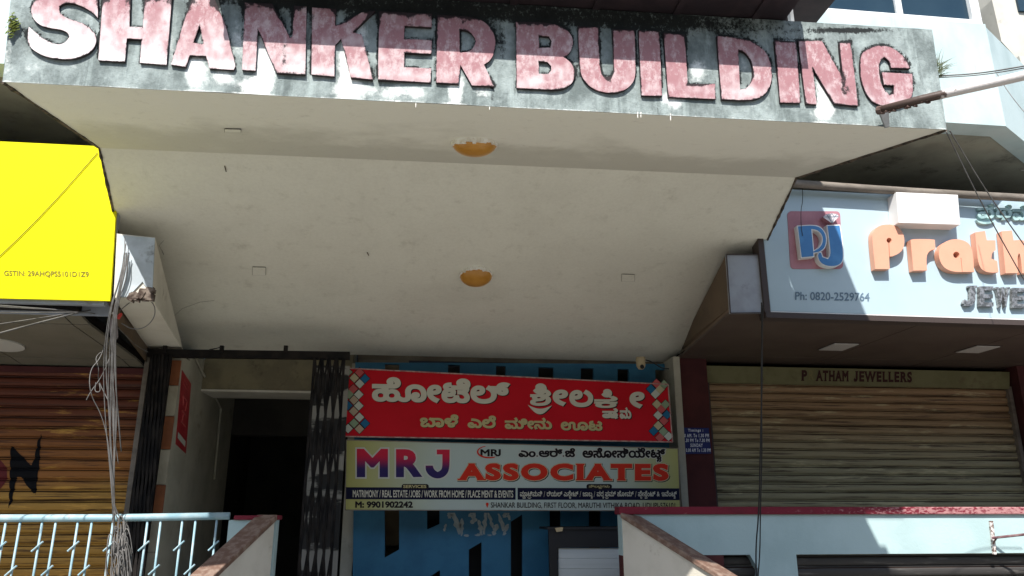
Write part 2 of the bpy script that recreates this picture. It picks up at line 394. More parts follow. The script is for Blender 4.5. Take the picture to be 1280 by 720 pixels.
n.color(n.mix(n.ramp(r0, .18, .34), (.64, .60, .58, 1), (.075, .05, .04, 1))); n.bump(n.noise(60), .003); M['rust_pipe'] = n.m
M['rust'] = mat('rusty_iron', (.06, .035, .028, 1), (.15, .10, .085, 1), 24, rough=.8, bump=.003)
M['window_white'] = mat('white_window_frame', (.74, .76, .75, 1), (.66, .68, .67, 1), 5)
M['dark_void'] = mat('dark_canopy_metal', (.022, .016, .02, 1), (.035, .024, .028, 1), 6, rough=.6)
M['post_grey'] = mat('grey_post', (.30, .31, .31, 1), (.2, .2, .2, 1), 8)
M['fin'] = mat('beige_side_wall', (.56, .54, .48, 1), (.48, .46, .41, 1), 2, dirt=(.3, .28, .24, 1), dscale=3)
n = NT('blue_tinted_window_glass', .1, .22); n.color(n.mix(n.ramp(n.noise(.9), .35, .7), (.018, .04, .062, 1), (.028, .055, .078, 1))); M['glass'] = n.m
M['leaf'] = mat('grass_blades', (.075, .10, .045, 1), (.13, .14, .075, 1), 20)
M['moss'] = mat('green_moss', (.09, .13, .015, 1), (.18, .20, .03, 1), 60, bump=.01, bscale=90)
M['rubble'] = mat('broken_brown_masonry', (.06, .04, .03, 1), (.20, .16, .13, 1), 16, bump=.02, bscale=25)
M['light_disc'] = mat('unlit_white_light_cover', (.52, .51, .48, 1), rough=.4)
M['tile_orange'] = mat('orange_wall_tile', (.30, .11, .05, 1), (.24, .09, .045, 1), 9, rough=.35)
M['tile_cream'] = mat('cream_wall_tile', (.45, .41, .32, 1), (.38, .34, .26, 1), 9, rough=.35)
M['poster_red'] = mat('red_wall_poster', (.40, .035, .04, 1), (.32, .02, .03, 1), 6, rough=.5)
M['blue_notice'] = mat('dark_blue_notice_plate', (.012, .02, .13, 1), rough=.4)
M['notice_ink'] = mat('pale_notice_lettering', (.72, .76, .85, 1))
M['shutter_black'] = mat('black_weathered_shutter', (.045, .042, .04, 1), (.17, .16, .145, 1), 5, (.5, 1, 5), lo=.55, hi=.75, rough=.6)
M['red_tape'] = mat('red_tape', (.55, .06, .05, 1))
M['yellow_tape'] = mat('yellow_tape', (.6, .45, .05, 1))
M['beige_plastic'] = mat('yellowed_camera_plastic', (.46, .38, .24, 1), rough=.45)
M['groove'] = mat('dark_shutter_joint', (.025, .010, .007, 1), (.06, .03, .02, 1), 12, (.3, 1, 1), spec=.1)  # darker faces at the narrow joint between slats
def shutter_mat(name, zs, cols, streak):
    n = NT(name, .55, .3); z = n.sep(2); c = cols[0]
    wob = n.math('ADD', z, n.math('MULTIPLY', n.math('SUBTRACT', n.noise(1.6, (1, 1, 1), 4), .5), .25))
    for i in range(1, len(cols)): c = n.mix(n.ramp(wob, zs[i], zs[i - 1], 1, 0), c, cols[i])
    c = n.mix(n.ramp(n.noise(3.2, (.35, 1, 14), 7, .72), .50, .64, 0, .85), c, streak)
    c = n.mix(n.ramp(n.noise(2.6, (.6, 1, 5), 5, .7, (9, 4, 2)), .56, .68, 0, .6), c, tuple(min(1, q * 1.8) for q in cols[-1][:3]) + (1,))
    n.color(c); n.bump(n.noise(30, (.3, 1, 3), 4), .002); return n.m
M['shutter_left'] = shutter_mat('maroon_to_mustard_light_graded_paint', (P(90, 500, 7.6).z, P(90, 590, 7.6).z, P(90, 620, 7.6).z), ((.12, .030, .014, 1), (.32, .125, .030, 1), (.44, .24, .050, 1)), (.035, .012, .008, 1))  # shaded top and sunlit foot are put into the paint gradient
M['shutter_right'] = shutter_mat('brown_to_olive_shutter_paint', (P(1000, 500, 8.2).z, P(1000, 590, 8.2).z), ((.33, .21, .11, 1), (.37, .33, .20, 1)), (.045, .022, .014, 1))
# stained fascia: attributes say where mould, lime runs and painted sun glare lie
n = NT('mouldy_lime_stained_concrete', .88, .2)
g1 = n.noise(5.5, (1, 1, .7), 8, .68); g2 = n.noise(26, (1, 1, 1), 8, .75, (4, 4, 4)); run = n.noise(7, (2.2, 1, .28), 6, .65, (1, 5, 2))
c = n.mix(n.ramp(g1, .36, .66), (.15, .18, .175, 1), (.35, .405, .395, 1)); c = n.mix(n.ramp(run, .5, .7, 0, .55), c, (.42, .49, .475, 1))
c = n.mix(n.ramp(g2, .6, .78, 0, .8), c, (.10, .12, .115, 1))
wv = n.math('ADD', n.attr('lime_glare'), n.math('MULTIPLY', n.math('SUBTRACT', g2, .5), 1.5)); wv = n.math('ADD', wv, n.math('MULTIPLY', n.math('SUBTRACT', g1, .5), 1.1)); c = n.mix(n.ramp(wv, .28, .95), c, (.78, .81, .78, 1))
spk = n.noise(95, (1, 1, 1), 4, .8, (8, 1, 3)); c = n.mix(n.ramp(spk, .6, .72, 0, .55), c, (.05, .06, .06, 1)); c = n.mix(n.ramp(n.noise(11, (1.6, 1, .22), 7, .75, (4, 0, 8)), .57, .72, 0, .6), c, (.06, .075, .075, 1))
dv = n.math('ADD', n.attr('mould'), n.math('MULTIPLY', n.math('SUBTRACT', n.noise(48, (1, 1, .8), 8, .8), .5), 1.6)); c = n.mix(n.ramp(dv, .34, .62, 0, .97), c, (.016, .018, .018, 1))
n.color(c); n.bump(n.math('ADD', g2, n.math('MULTIPLY', g1, .6)), .012, .8); M['fascia'] = n.m
n = NT('faded_overexposed_letter_paint', .75, .2)
g1 = n.noise(6, (1, 1, .6), 6, .65, (2, 2, 2)); g2 = n.noise(34, (1, 1, .7), 8, .75)
fv = n.math('ADD', n.attr('fade_glare'), n.math('MULTIPLY', n.math('SUBTRACT', g1, .5), 1.1))
c = n.mix(n.ramp(fv, .2, 1.15), (.37, .19, .205, 1), (.76, .68, .68, 1)); c = n.mix(n.ramp(n.noise(16, (1, 1, .6), 8, .8, (5, 5, 1)), .47, .62, 0, .75), c, (.62, .50, .505, 1)); c = n.mix(n.ramp(n.noise(80, (1, 1, 1), 5, .8), .58, .72, 0, .5), c, (.18, .09, .11, 1))
c = n.mix(n.ramp(n.noise(9, (1.5, 1, .4), 6, .7, (7, 1, 1)), .56, .74, 0, .5), c, (.25, .11, .135, 1))
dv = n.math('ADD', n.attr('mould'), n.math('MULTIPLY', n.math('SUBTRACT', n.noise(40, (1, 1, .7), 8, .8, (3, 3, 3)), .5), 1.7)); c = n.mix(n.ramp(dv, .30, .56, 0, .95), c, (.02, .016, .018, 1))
n.color(c); n.bump(g2, .008, .7); M['pink_letter'] = n.m

# ---------------------------------------------------------------- the setting
G0 = 0.0; TF = EYE - 1.0
tag(obj('street', MB().box(-60, 60, -60, 6.5, -.3, G0), M['concrete_ground']), kind='structure')
tag(obj('terrace_floor', MB().box(-9, 11, 6.62, 13, TF - .15, TF), M['floor']), kind='structure')

# ---------------------------------------------------------------- the building shell
B = thing('commercial_building', 'weathered two storey shop building with pale upper wall, dark overhang and stair passage', 'building', (0, 8, 0))
ZS = EYE + 3.32                                    # underside of the projecting upper floor
YU = 5.53
xr = P(1256, 150, YU).x
zb = P(1230, 30, YU).z
cb = P(1256, 150, YU); ce = PZ(1282, 172, cb.z); cdv = (ce - Vector((xr, YU, ce.z))); cdv.z = 0; cdv *= 1.9; CH = Vector((xr, YU, 0)) + cdv
obj('overhang_slab', MB().prism([(-9, YU + .02, ZS), (xr, YU + .02, ZS), (CH.x, CH.y + .02, ZS), (11, CH.y + .3, ZS), (11, 9, ZS), (-9, 9, ZS)], (0, 0, .2)), M['oversoffit'], B)
wl = obj('upper_wall', MB().box(-9, xr, YU, YU + .2, ZS - .02, zb), M['white_wall'], B)
obj('upper_side_wall', MB().prism([(xr, YU + .002, ZS - .02), (CH.x, CH.y, ZS - .02), (CH.x, CH.y + .2, ZS - .02), (xr, YU + .2, ZS - .02)], (0, 0, zb - ZS - .01)), M['white_wall'], B)
obj('upper_far_wall', MB().box(CH.x, 11, CH.y + .03, CH.y + .3, ZS - .02, zb + .1), M['fin'], B)
xj = P(1215, 10, YU).x
# window band with frames
for (a, b) in ((-8.4, -5.2), (-4.9, -1.7), (-1.4, 1.7), (2.6, 0)):
    x0 = a; x1 = b if b else xj
    if a > 2: x0 = P(1030, 10, YU).x
    wf = MB(); t = .07; zt = zb + 1.25
    for bx in ((x0 - t, x1 + t + .02, zb + .001, zb + .05), (x0 - t, x1 + t + .02, zt, zt + t), (x0 - t, x0, zb + .05, zt), (x1, x1 + t + .02, zb + .05, zt)):
        wf.box(bx[0], bx[1], YU + .01, YU + .1, bx[2], bx[3])
    xm = P(1127, 10, YU).x if a > 2 else (x0 + x1) / 2
    win = obj('window', wf, M['window_white'], B, bevel=.006)
    obj('mullion', MB().box(xm - .03, xm + .03, YU + .03, YU + .09, zb + .05, zt), M['window_white'], win)
    obj('pane', MB().box(x0, xm - .03, YU + .055, YU + .06, zb + .05, zt), M['glass'], win)
    obj('pane', MB().box(xm + .03, x1, YU + .055, YU + .06, zb + .05, zt), M['glass'], win)
m = MB()
for a, b in ((-9, -8.47), (-5.13, -4.97), (-1.63, -1.47), (1.77, P(1030, 10, YU).x - .07)): m.box(a, b, YU + .003, YU + .19, zb, zb + 1.4)
obj('window_pier', m, M['white_wall'], B)
obj('upper_storey', MB().box(-9, xr + .1, YU + .1, 12, zb + 1.34, zb + 3.5), M['white_wall'], B)
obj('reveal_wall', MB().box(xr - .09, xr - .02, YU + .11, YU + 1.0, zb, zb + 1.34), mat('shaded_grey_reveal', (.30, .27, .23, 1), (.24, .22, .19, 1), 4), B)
obj('fin_wall', MB().prism([P(1240, 0, 6.9), P(1252, 52, 6.9), P(1282, 85, 6.9), P(1380, 150, 6.9), P(1340, -260, 6.9), P(1215, -260, 6.9)], (0, .25, 0)), M['fin'], B)
fw = obj('window', MB().box(P(1272, 5, 6.88).x, P(1350, 5, 6.88).x, 6.87, 6.9, P(1275, 14, 6.88).z, P(1275, 14, 6.88).z + 1.1), M['glass'], B)
# ground storey closing walls
xl = P(226, 450, 7.6).x; xg = P(436, 450, 7.9).x
obj('back_wall', MB().box(xg + .02, 11, 8.75, 8.9, TF, ZS), M['back_brown'], B)
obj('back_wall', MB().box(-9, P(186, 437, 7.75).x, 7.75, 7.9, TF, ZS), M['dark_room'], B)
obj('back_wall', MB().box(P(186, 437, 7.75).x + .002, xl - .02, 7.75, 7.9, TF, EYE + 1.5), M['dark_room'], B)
obj('end_wall', MB().box(-9.2, -9, YU, 12, G0, zb + 3.5), M['fin'], B)
obj('passage_wall', MB().box(xl - .15, xl, 7.9, 9.9, TF, EYE + 1.58), M['cream_wall'], B)
obj('passage_wall', MB().box(xg, xg + .12, 8.3, 12, TF, EYE + 1.55), M['cream_wall'], B)
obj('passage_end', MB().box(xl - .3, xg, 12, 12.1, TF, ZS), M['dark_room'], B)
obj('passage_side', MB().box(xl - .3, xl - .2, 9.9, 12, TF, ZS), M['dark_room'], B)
zp = P(300, 487, 8.4).z
obj('lintel_beam', MB().box(xl, xg, 8.4, 8.85, zp, zp + .5), M['beam'], B)
obj('beam_underside', MB().box(xl, xg, 8.39, 8.9, zp - .025, zp - .003), M['stringer'], B)
obj('inner_lintel', MB().box(xl, xg, 9.9, 10.1, P(300, 545, 10).z, P(300, 500, 10).z), M['dark_room'], B)
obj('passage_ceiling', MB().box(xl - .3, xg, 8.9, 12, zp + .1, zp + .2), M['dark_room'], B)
obj('wall_conduit', MB().tube([(xl + .02, 8.0, zp + .25), (xl + .02, 9.2, zp - .1), (xl + .02, 9.25, zp - .9)], .012), M['cream_wall'], B)
# tiled jamb
ty = [450, 482, 520, 562, 606, 642, 690, 740]
z = [P(216, q, 7.6).z for q in ty]; xt = P(214, 450, 7.6).x
for i in range(len(z) - 1):
    obj('wall_tile', MB().box(xt, xl + .004, 7.6, 7.62, z[i + 1] + .003, z[i] - .003), M['tile_orange'] if i in (0, 2, 4) else M['tile_cream'], B, bevel=.002)
obj('jamb', MB().box(xt + .002, xl + .002, 7.621, 7.9, TF, EYE + 1.46), M['cream_wall'], B)
# left ceiling of the shop front
zl0 = EYE + 1.47
def panel_row(name, xs, A, Bk, mt, parent):
    """ceiling panels between depth/height A and Bk, split at xs with open joints"""
    for i in range(len(xs) - 1):
        a, b = xs[i] + .006, xs[i + 1] - .006
        obj(name, MB().prism([(a, A[0], A[1]), (b, A[0], A[1]), (b, Bk[0], Bk[1]), (a, Bk[0], Bk[1])], (0, 0, .02)), mt, parent)
zA = P(90, 394, 6.06).z; zB = P(90, 448, 7.35).z; zC = P(90, 459, 7.6).z; zM = P(90, 405, 6.24).z
XL = [-8.6, -7.0, -5.4, -3.75, P(80, 400, 6.1).x]; XLm = [-8.6, -7.0, -5.4, -3.9, P(98, 420, 6.5).x]
xend = P(186, 437, 7.6).x
panel_row('ceiling_panel', XL + [xend], (6.08, zA), (6.24, zM), M['olive_panel'], B)
panel_row('ceiling_panel', XL + [xend], (6.255, zM - .002), (7.33, zB), M['olive_panel'], B)
panel_row('ceiling_panel', XL + [xend], (7.345, zB - .002), (7.62, zC), M['olive_panel'], B)
obj('ceiling_backing', MB().prism([(-9, 6.0, zA + .03), (xend, 6.0, zA + .03), (xend, 7.7, zC + .03), (-9, 7.7, zC + .03)], (0, 0, .05)), M['black_metal'], B)
obj('ceiling_infill', MB().prism([P(136, 393, 6.1), P(141, 373, 6.0), P(187, 437, 7.61), P(186, 457, 7.61)], (-.02, 0, .03)), M['brown_side'], B)
obj('ceiling_edge', MB().box(-9, P(140, 380, 6.06).x, 6.06, 6.075, zA, P(80, 377, 6.06).z), M['grey_panel'], B)
# beam end beside the canopy with broken plaster
Yb = 5.92
q = [P(146, 292, Yb), P(194, 297, Yb), P(190, 374, Yb), P(142, 372, Yb)]
bk = [P(186, 437, 7.62), P(229, 438, 7.62)]
m = MB(); up = Vector((0, 0, .35))
tl, tr, br, bl = q
m.face(bl, br, tr, tl); m.face(bl, bk[0], bk[1], br); m.face(br, bk[1], tr); m.face(bl, tl, bk[0] + up, bk[0]); m.face(tl, tr, bk[1], bk[0] + up)
obj('beam_end', m, M['stringer'], B)
obj('beam_end_face', wall_shape([[(148, 294), (193.5, 297.5), (190, 370), (178, 352), (160, 371), (146, 371)]], Yb - .012, .012), mat('pale_blue_plaster', (.50, .56, .60, 1), (.40, .45, .48, 1), 6, dirt=(.10, .09, .075, 1), dscale=5, dlo=.5, dhi=.68), B)
# recess walls of the entrance
obj('entrance_jamb', MB().box(P(837, 470, 8.1).x, P(845, 470, 8.1).x, 7.95, 8.7, TF, P(840, 449, 8.1).z), M['cream_wall'], B)
obj('pillar', MB().box(P(845.5, 470, 8.1).x, P(882, 470, 8.1).x, 8.05, 8.7, TF, EYE + 1.64), M['maroon'], B)
obj('pillar', MB().box(P(1268, 480, 8.1).x, 11, 8.02, 8.7, TF, EYE + 1.64), M['maroon'], B)

# ---------------------------------------------------------------- canopy
C = thing('entrance_canopy', 'long grey concrete canopy front with raised pink letters over a cream sloping ceiling', 'canopy', (.4, 3.8, EYE + 2.1))
YF = 3.8
F00, F10 = P(3, 102, YF), P(1183, 162, YF); F01, F11 = P(17, -32, YF), P(1165, 37, YF)
def proj(p):
    d = Vector(p) - Vector((0, 0, EYE)); z = d.dot(FW); return 640 + FOC * d.dot(RT) / z, 360 - FOC * d.dot(UP) / z
LET = {}
def zz(ox, oy, pts): return [(ox + x / 5.3333, oy + y / 5.3333) for x, y in pts]
Sx = [(652, -60), (652, 118), (610, 78), (545, 38), (480, 18), (425, 20), (395, 42), (395, 80), (430, 115), (500, 138), (570, 160), (620, 200), (642, 250), (640, 290), (610, 340), (550, 375), (470, 392), (390, 392), (300, 375), (230, 340), (190, 300), (180, 250), (192, 178), (235, 215), (290, 258), (350, 290), (400, 298), (440, 280), (463, 245), (450, 215), (405, 195), (330, 185), (270, 170), (225, 130), (205, 80), (215, 30), (245, -15), (310, -60), (400, -80), (500, -75), (590, -50)]
LET['S'] = [zz(0, 0, Sx)]
LET['H'] = [zz(0, 0, [(690, -60), (872, -60), (862, 178), (952, 180), (967, -60), (1150, -60), (1110, 430), (932, 418), (945, 262), (845, 255), (832, 410), (655, 402)])]
LET['A'] = [zz(220, 0, [(125, -62), (232, -62), (330, 160), (398, 440), (385, 465), (222, 455), (200, 372), (90, 368), (65, 445), (-34, 430), (60, 120)]), zz(220, 0, [(158, 165), (115, 285), (182, 292)])]
LET['N'] = [zz(220, 0, [(458, 15), (640, 25), (762, 250), (775, 240), (788, 38), (870, 45), (862, 495), (670, 485), (545, 195), (530, 470), (440, 465)])]
LET['K'] = [zz(220, 0, [(908, 50), (1067, 60), (1063, 168), (1095, 160), (1240, 82), (1328, 72), (1178, 215), (1238, 232), (1275, 370), (1313, 530), (1165, 515), (1100, 258), (1060, 300), (1055, 507), (903, 495)])]
LET['E'] = [zz(440, 0, [(182, 75), (535, 92), (530, 180), (350, 170), (348, 258), (535, 268), (528, 358), (350, 350), (348, 448), (528, 455), (525, 550), (172, 530)])]
LET['R'] = [zz(440, 0, [(568, 100), (780, 108), (870, 135), (930, 190), (958, 260), (952, 340), (925, 400), (880, 430), (947, 575), (800, 568), (722, 430), (712, 560), (560, 550)]), zz(440, 0, [(718, 195), (780, 205), (825, 255), (820, 305), (785, 345), (720, 350)])]
LET['B'] = [zz(630, 0, [(80, 145), (300, 150), (400, 180), (455, 240), (462, 300), (440, 350), (402, 380), (450, 420), (475, 480), (465, 540), (420, 585), (350, 600), (85, 585)]), zz(630, 0, [(230, 235), (300, 240), (318, 275), (305, 315), (235, 318)]), zz(630, 0, [(232, 408), (290, 412), (315, 440), (315, 470), (295, 492), (232, 492)])]
LET['U'] = [zz(630, 0, [(492, 175), (630, 180), (640, 480), (662, 512), (715, 510), (738, 475), (722, 195), (870, 198), (880, 490), (860, 555), (800, 605), (720, 622), (620, 605), (550, 560), (503, 480)])]
LET['I'] = [zz(630, 0, [(895, 200), (1035, 210), (1055, 640), (918, 635)])]
LET['L'] = [zz(820, 20, [(50, 110), (192, 125), (212, 455), (395, 450), (395, 552), (82, 540)])]
LET['D'] = [zz(820, 20, [(405, 130), (560, 145), (660, 175), (735, 240), (772, 330), (772, 440), (735, 520), (660, 562), (438, 555)]), zz(820, 20, [(548, 220), (600, 240), (640, 300), (652, 380), (638, 445), (600, 485), (560, 490)])]
LET['I2'] = [zz(820, 20, [(790, 160), (935, 170), (962, 580), (830, 575)])]
LET['N2'] = [zz(820, 20, [(948, 165), (1105, 165), (1247, 410), (1223, 178), (1298, 173), (1348, 600), (1190, 585), (1045, 345), (1072, 588), (1000, 585)])]
LET['G'] = [zz(1040, 0, [(190, 400), (205, 345), (260, 308), (350, 300), (430, 332), (500, 392), (525, 455), (395, 452), (385, 405), (350, 380), (315, 410), (312, 500), (340, 590), (380, 628), (410, 625), (412, 570), (345, 565), (335, 482), (535, 492), (545, 600), (520, 670), (450, 705), (330, 708), (260, 670), (212, 590), (190, 500)])]
for k in 'SRUG' : LET[k] = [chaikin(L) for L in LET[k]]
for k in 'BD': LET[k] = [chaikin(L, 2, 40) for L in LET[k]]
segs = np.array([[L[i][0], L[i][1], L[(i + 1) % len(L)][0], L[(i + 1) % len(L)][1]] for k in LET for L in LET[k] for i in range(len(L))])
def dist_to(pts, sg):
    A = sg[:, :2]; D = sg[:, 2:] - A; out = np.empty(len(pts)); ab = np.empty(len(pts)); LL = np.maximum((D ** 2).sum(1), 1e-9)
    for i in range(0, len(pts), 2000):
        p = pts[i:i + 2000, None, :]; t = np.clip(((p - A) * D).sum(2) / LL, 0, 1); q = A + D * t[..., None]; d = np.hypot(*(p - q).transpose(2, 0, 1))
        j = d.argmin(1); out[i:i + 2000] = d[np.arange(len(j)), j]; ab[i:i + 2000] = (q[np.arange(len(j)), j, 1] - p[:, 0, 1])
    return out, ab                                 # distance, and how far the outline point lies below
NX, NZ = 440, 52
V = []
for j in range(NZ + 1):
    for i in range(NX + 1):
        u, v = i / NX, j / NZ
        p = (F00 * (1 - u) + F10 * u) * (1 - v) + (F01 * (1 - u) + F11 * u) * v
        V.append((p.x, YF + .006 * noise.fractal(Vector((p.x * 3, 0, p.z * 3)), 1, 2, 4), p.z))
pp = np.array([proj(p) for p in V]); d, below = dist_to(pp, segs)
# worn lower left corner and ragged top edge
mb = MB(); mb.v = V; W1 = NX + 1
mb.f = [(j * W1 + i, j * W1 + i + 1, (j + 1) * W1 + i + 1, (j + 1) * W1 + i) for j in range(NZ) for i in range(NX)]
b = len(mb.v); front = [Vector(V[0]), Vector(V[NX]), Vector(V[-1]), Vector(V[NZ * W1])]
mb.v += [tuple(p) for p in front] + [tuple(p + Vector((0, .12, .16 if q_ < 2 else 0))) for q_, p in enumerate(front)]
mb.f += [(b + 1, b, b + 4, b + 5), (b + 2, b + 1, b + 5, b + 6), (b + 3, b + 2, b + 6, b + 7), (b, b + 3, b + 7, b + 4), (b + 5, b + 4, b + 7, b + 6)]
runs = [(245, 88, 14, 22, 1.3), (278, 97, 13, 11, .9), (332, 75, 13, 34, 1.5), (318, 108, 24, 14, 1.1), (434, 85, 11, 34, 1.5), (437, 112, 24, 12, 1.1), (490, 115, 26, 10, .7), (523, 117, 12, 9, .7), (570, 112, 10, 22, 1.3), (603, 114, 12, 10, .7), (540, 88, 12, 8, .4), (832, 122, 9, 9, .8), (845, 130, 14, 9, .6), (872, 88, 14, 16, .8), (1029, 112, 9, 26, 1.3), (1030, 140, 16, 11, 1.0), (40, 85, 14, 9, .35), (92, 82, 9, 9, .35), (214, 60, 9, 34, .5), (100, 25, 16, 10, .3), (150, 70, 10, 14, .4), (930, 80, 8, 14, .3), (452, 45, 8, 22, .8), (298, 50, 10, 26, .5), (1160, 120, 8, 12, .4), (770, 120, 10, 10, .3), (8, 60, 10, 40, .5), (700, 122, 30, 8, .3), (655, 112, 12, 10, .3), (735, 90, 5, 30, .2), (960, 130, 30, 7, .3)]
lime_glare = np.zeros(len(pp))  # lime runs, with overexposed halos under the letters painted in
for (x, y, rx, ry, s) in runs: lime_glare += s * np.exp(-(((pp[:, 0] - x) / rx) ** 2 + ((pp[:, 1] - y) / ry) ** 2) ** 1.3)
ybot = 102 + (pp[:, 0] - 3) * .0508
lime_glare += .6 * np.exp(-((ybot - pp[:, 1]) / 1.6) ** 2)  # pale line on the lower edge: sunlit highlight put into the colour
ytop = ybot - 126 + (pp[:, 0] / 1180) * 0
patch = np.array([.5 + 1.1 * noise.noise(Vector((x * .045, y * .06, 3))) + .5 * noise.noise(Vector((x * .16, y * .16, 9))) for x, y in pp])
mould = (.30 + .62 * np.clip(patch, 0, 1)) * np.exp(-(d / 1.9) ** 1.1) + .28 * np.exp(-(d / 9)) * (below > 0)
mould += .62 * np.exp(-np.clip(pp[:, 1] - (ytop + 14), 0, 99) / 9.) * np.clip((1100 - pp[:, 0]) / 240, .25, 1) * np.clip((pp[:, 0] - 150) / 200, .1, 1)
mould -= .35 * np.clip(lime_glare, 0, 1)
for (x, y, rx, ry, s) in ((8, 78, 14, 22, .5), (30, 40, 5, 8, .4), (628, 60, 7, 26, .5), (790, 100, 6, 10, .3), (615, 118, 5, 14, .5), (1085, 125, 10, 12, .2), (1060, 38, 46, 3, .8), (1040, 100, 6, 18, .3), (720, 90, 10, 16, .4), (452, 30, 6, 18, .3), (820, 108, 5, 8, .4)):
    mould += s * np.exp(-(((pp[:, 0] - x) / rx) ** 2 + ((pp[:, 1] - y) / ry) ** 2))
z8 = np.zeros(8)
fas = obj('fascia', mb, M['fascia'], C, attrs={'lime_glare': np.concatenate([lime_glare, z8]), 'mould': np.concatenate([mould, z8 + .3])})
FADE_GLARE = dict(S=1.15, H=.72, A=.62, N=.45, K=.42, E=.42, R=.30, B=.28, U=.25, I=.22, L=.25, D=.42, I2=.22, N2=.25, G=.25)  # fading plus sun overexposure put into the colour, strongest at left
for k, loops in LET.items():
    A = np.array([p for L in loops for p in L]); x0, y0 = A.min(0); x1, y1 = A.max(0)
    sg = np.array([[L[i][0], L[i][1], L[(i + 1) % len(L)][0], L[(i + 1) % len(L)][1]] for L in loops for i in range(len(L))])
    ex = [(x + (j % 2) * 1.2, y) for j, y in enumerate(np.arange(y0 + 1.3, y1, 2.3)) for x in np.arange(x0 + 1.3, x1, 2.4)]
    ring = [(a + (c - a) * t, b_ + (d_ - b_) * t) for a, b_, c, d_ in sg for t in np.linspace(0, 1, max(2, int(math.hypot(c - a, d_ - b_) / 2.5)), endpoint=False)[1:]]
    mb = wall_shape(loops, YF - .019, .025, ex, evenodd=True); isb = np.array([p[1] > YF - .01 for p in mb.v])
    lp = np.array([proj(p) for p in mb.v]); dd, bel = dist_to(lp, sg)
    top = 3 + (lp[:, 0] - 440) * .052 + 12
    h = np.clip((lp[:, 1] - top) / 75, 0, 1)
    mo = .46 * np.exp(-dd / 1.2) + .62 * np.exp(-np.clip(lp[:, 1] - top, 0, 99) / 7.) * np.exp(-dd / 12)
    if k in ('N', 'N2'):
        cx, cy = (356, 62) if k == 'N' else (1055, 95); mo += .55 * np.exp(-(((lp[:, 0] - cx) / 5) ** 2 + ((lp[:, 1] - cy) / 14) ** 2)) + .3 * np.exp(-(((lp[:, 0] - cx - 4) / 12) ** 2 + ((lp[:, 1] - cy - 20) / 8) ** 2))
    if k == 'U': mo += .6 * np.exp(-(((lp[:, 0] - 760) / 5) ** 2 + ((lp[:, 1] - 99) / 8) ** 2))
    if k == 'L': mo += .6 * np.exp(-(((lp[:, 0] - 872) / 14) ** 2 + ((lp[:, 1] - 106) / 2.5) ** 2))
    if k == 'H': mo += .3 * np.exp(-(((lp[:, 0] - 170) / 9) ** 2 + ((lp[:, 1] - 38) / 4) ** 2)) + .3 * np.exp(-(((lp[:, 0] - 202) / 8) ** 2 + ((lp[:, 1]) / 7) ** 2))
    if k == 'S': mo += .22 * np.exp(-(((lp[:, 0] - 70) / 6) ** 2 + ((lp[:, 1] - 62) / 5) ** 2)); mo *= .8
    if k == 'G': mo += .35 * np.exp(-(((lp[:, 0] - 1136) / 10) ** 2 + ((lp[:, 1] - 75) / 10) ** 2))
    fa = FADE_GLARE[k] * (.35 + .8 * h) + .32 * np.exp(-(((lp[:, 1] - (top + 74)) / 6) ** 2)) * (.3 + FADE_GLARE[k])
    lpn = np.array([noise.noise(Vector((x * .05, y * .05, 7))) + .6 * noise.noise(Vector((x * .15, y * .12, 1))) for x, y in lp])
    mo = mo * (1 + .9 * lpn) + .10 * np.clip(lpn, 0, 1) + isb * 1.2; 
    fa = fa + .35 * np.clip(-lpn, -.4, 1)
    o = obj('letter', mb, M['pink_letter'], C, attrs={'mould': mo, 'fade_glare': fa})
# sloping ceiling in two planes that meet at a crease
K0, K1 = P(125, 185, 5.2), P(995, 222, 5.2); R0, R1 = P(181, 437, 8.2), P(886, 453.5, 8.2)
A0, A1 = F00 + Vector((0, .012, .005)), F10 + Vector((0, .012, .005))
def slab(name, a, b, c, d, mt, t=.1, crease=False, nx=60, ny=24):
    mb = MB(); at = []
    for j in range(ny + 1):
        for i in range(nx + 1):
            u, v = i / nx, j / ny; p = (a * (1 - u) + b * u) * (1 - v) + (d * (1 - u) + c * u) * v
            if 0 < i < nx and 0 < j < ny: p.z += .004 * noise.fractal(p * 1.4, 1, 2, 4)
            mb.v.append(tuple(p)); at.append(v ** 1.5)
    w_ = nx + 1; mb.f = [(j * w_ + i, (j + 1) * w_ + i, (j + 1) * w_ + i + 1, j * w_ + i + 1) for j in range(ny) for i in range(nx)]
    n0 = len(mb.v); cs = [a, b, c, d]; mb.v += [tuple(p) for p in cs] + [tuple(p + Vector((0, 0, t))) for p in cs]
    mb.f += [(n0, n0 + 1, n0 + 5, n0 + 4), (n0 + 1, n0 + 2, n0 + 6, n0 + 5), (n0 + 2, n0 + 3, n0 + 7, n0 + 6), (n0 + 3, n0, n0 + 4, n0 + 7), (n0 + 4, n0 + 5, n0 + 6, n0 + 7)]
    return obj(name, mb, mt, C, smooth=False, attrs={'crease': at + [0] * 8})
sf = slab('ceiling_front', A0, A1, K1, K0, M['soffit_front'])
nB = (K1 - K0).cross(R0 - K0).normalized(); nB = -nB if nB.z > 0 else nB
E1, E2, R1 = PP(950, 318, K0, nB), PP(907, 318.6, K0, nB), PP(850, 440, K0, nB); R2 = PP(846, 453, K0, nB)
sb = obj('ceiling_back', MB().prism([K0, K1, E1, E2, R1, R2, R0], (0, 0, .1)), M['soffit'], C)
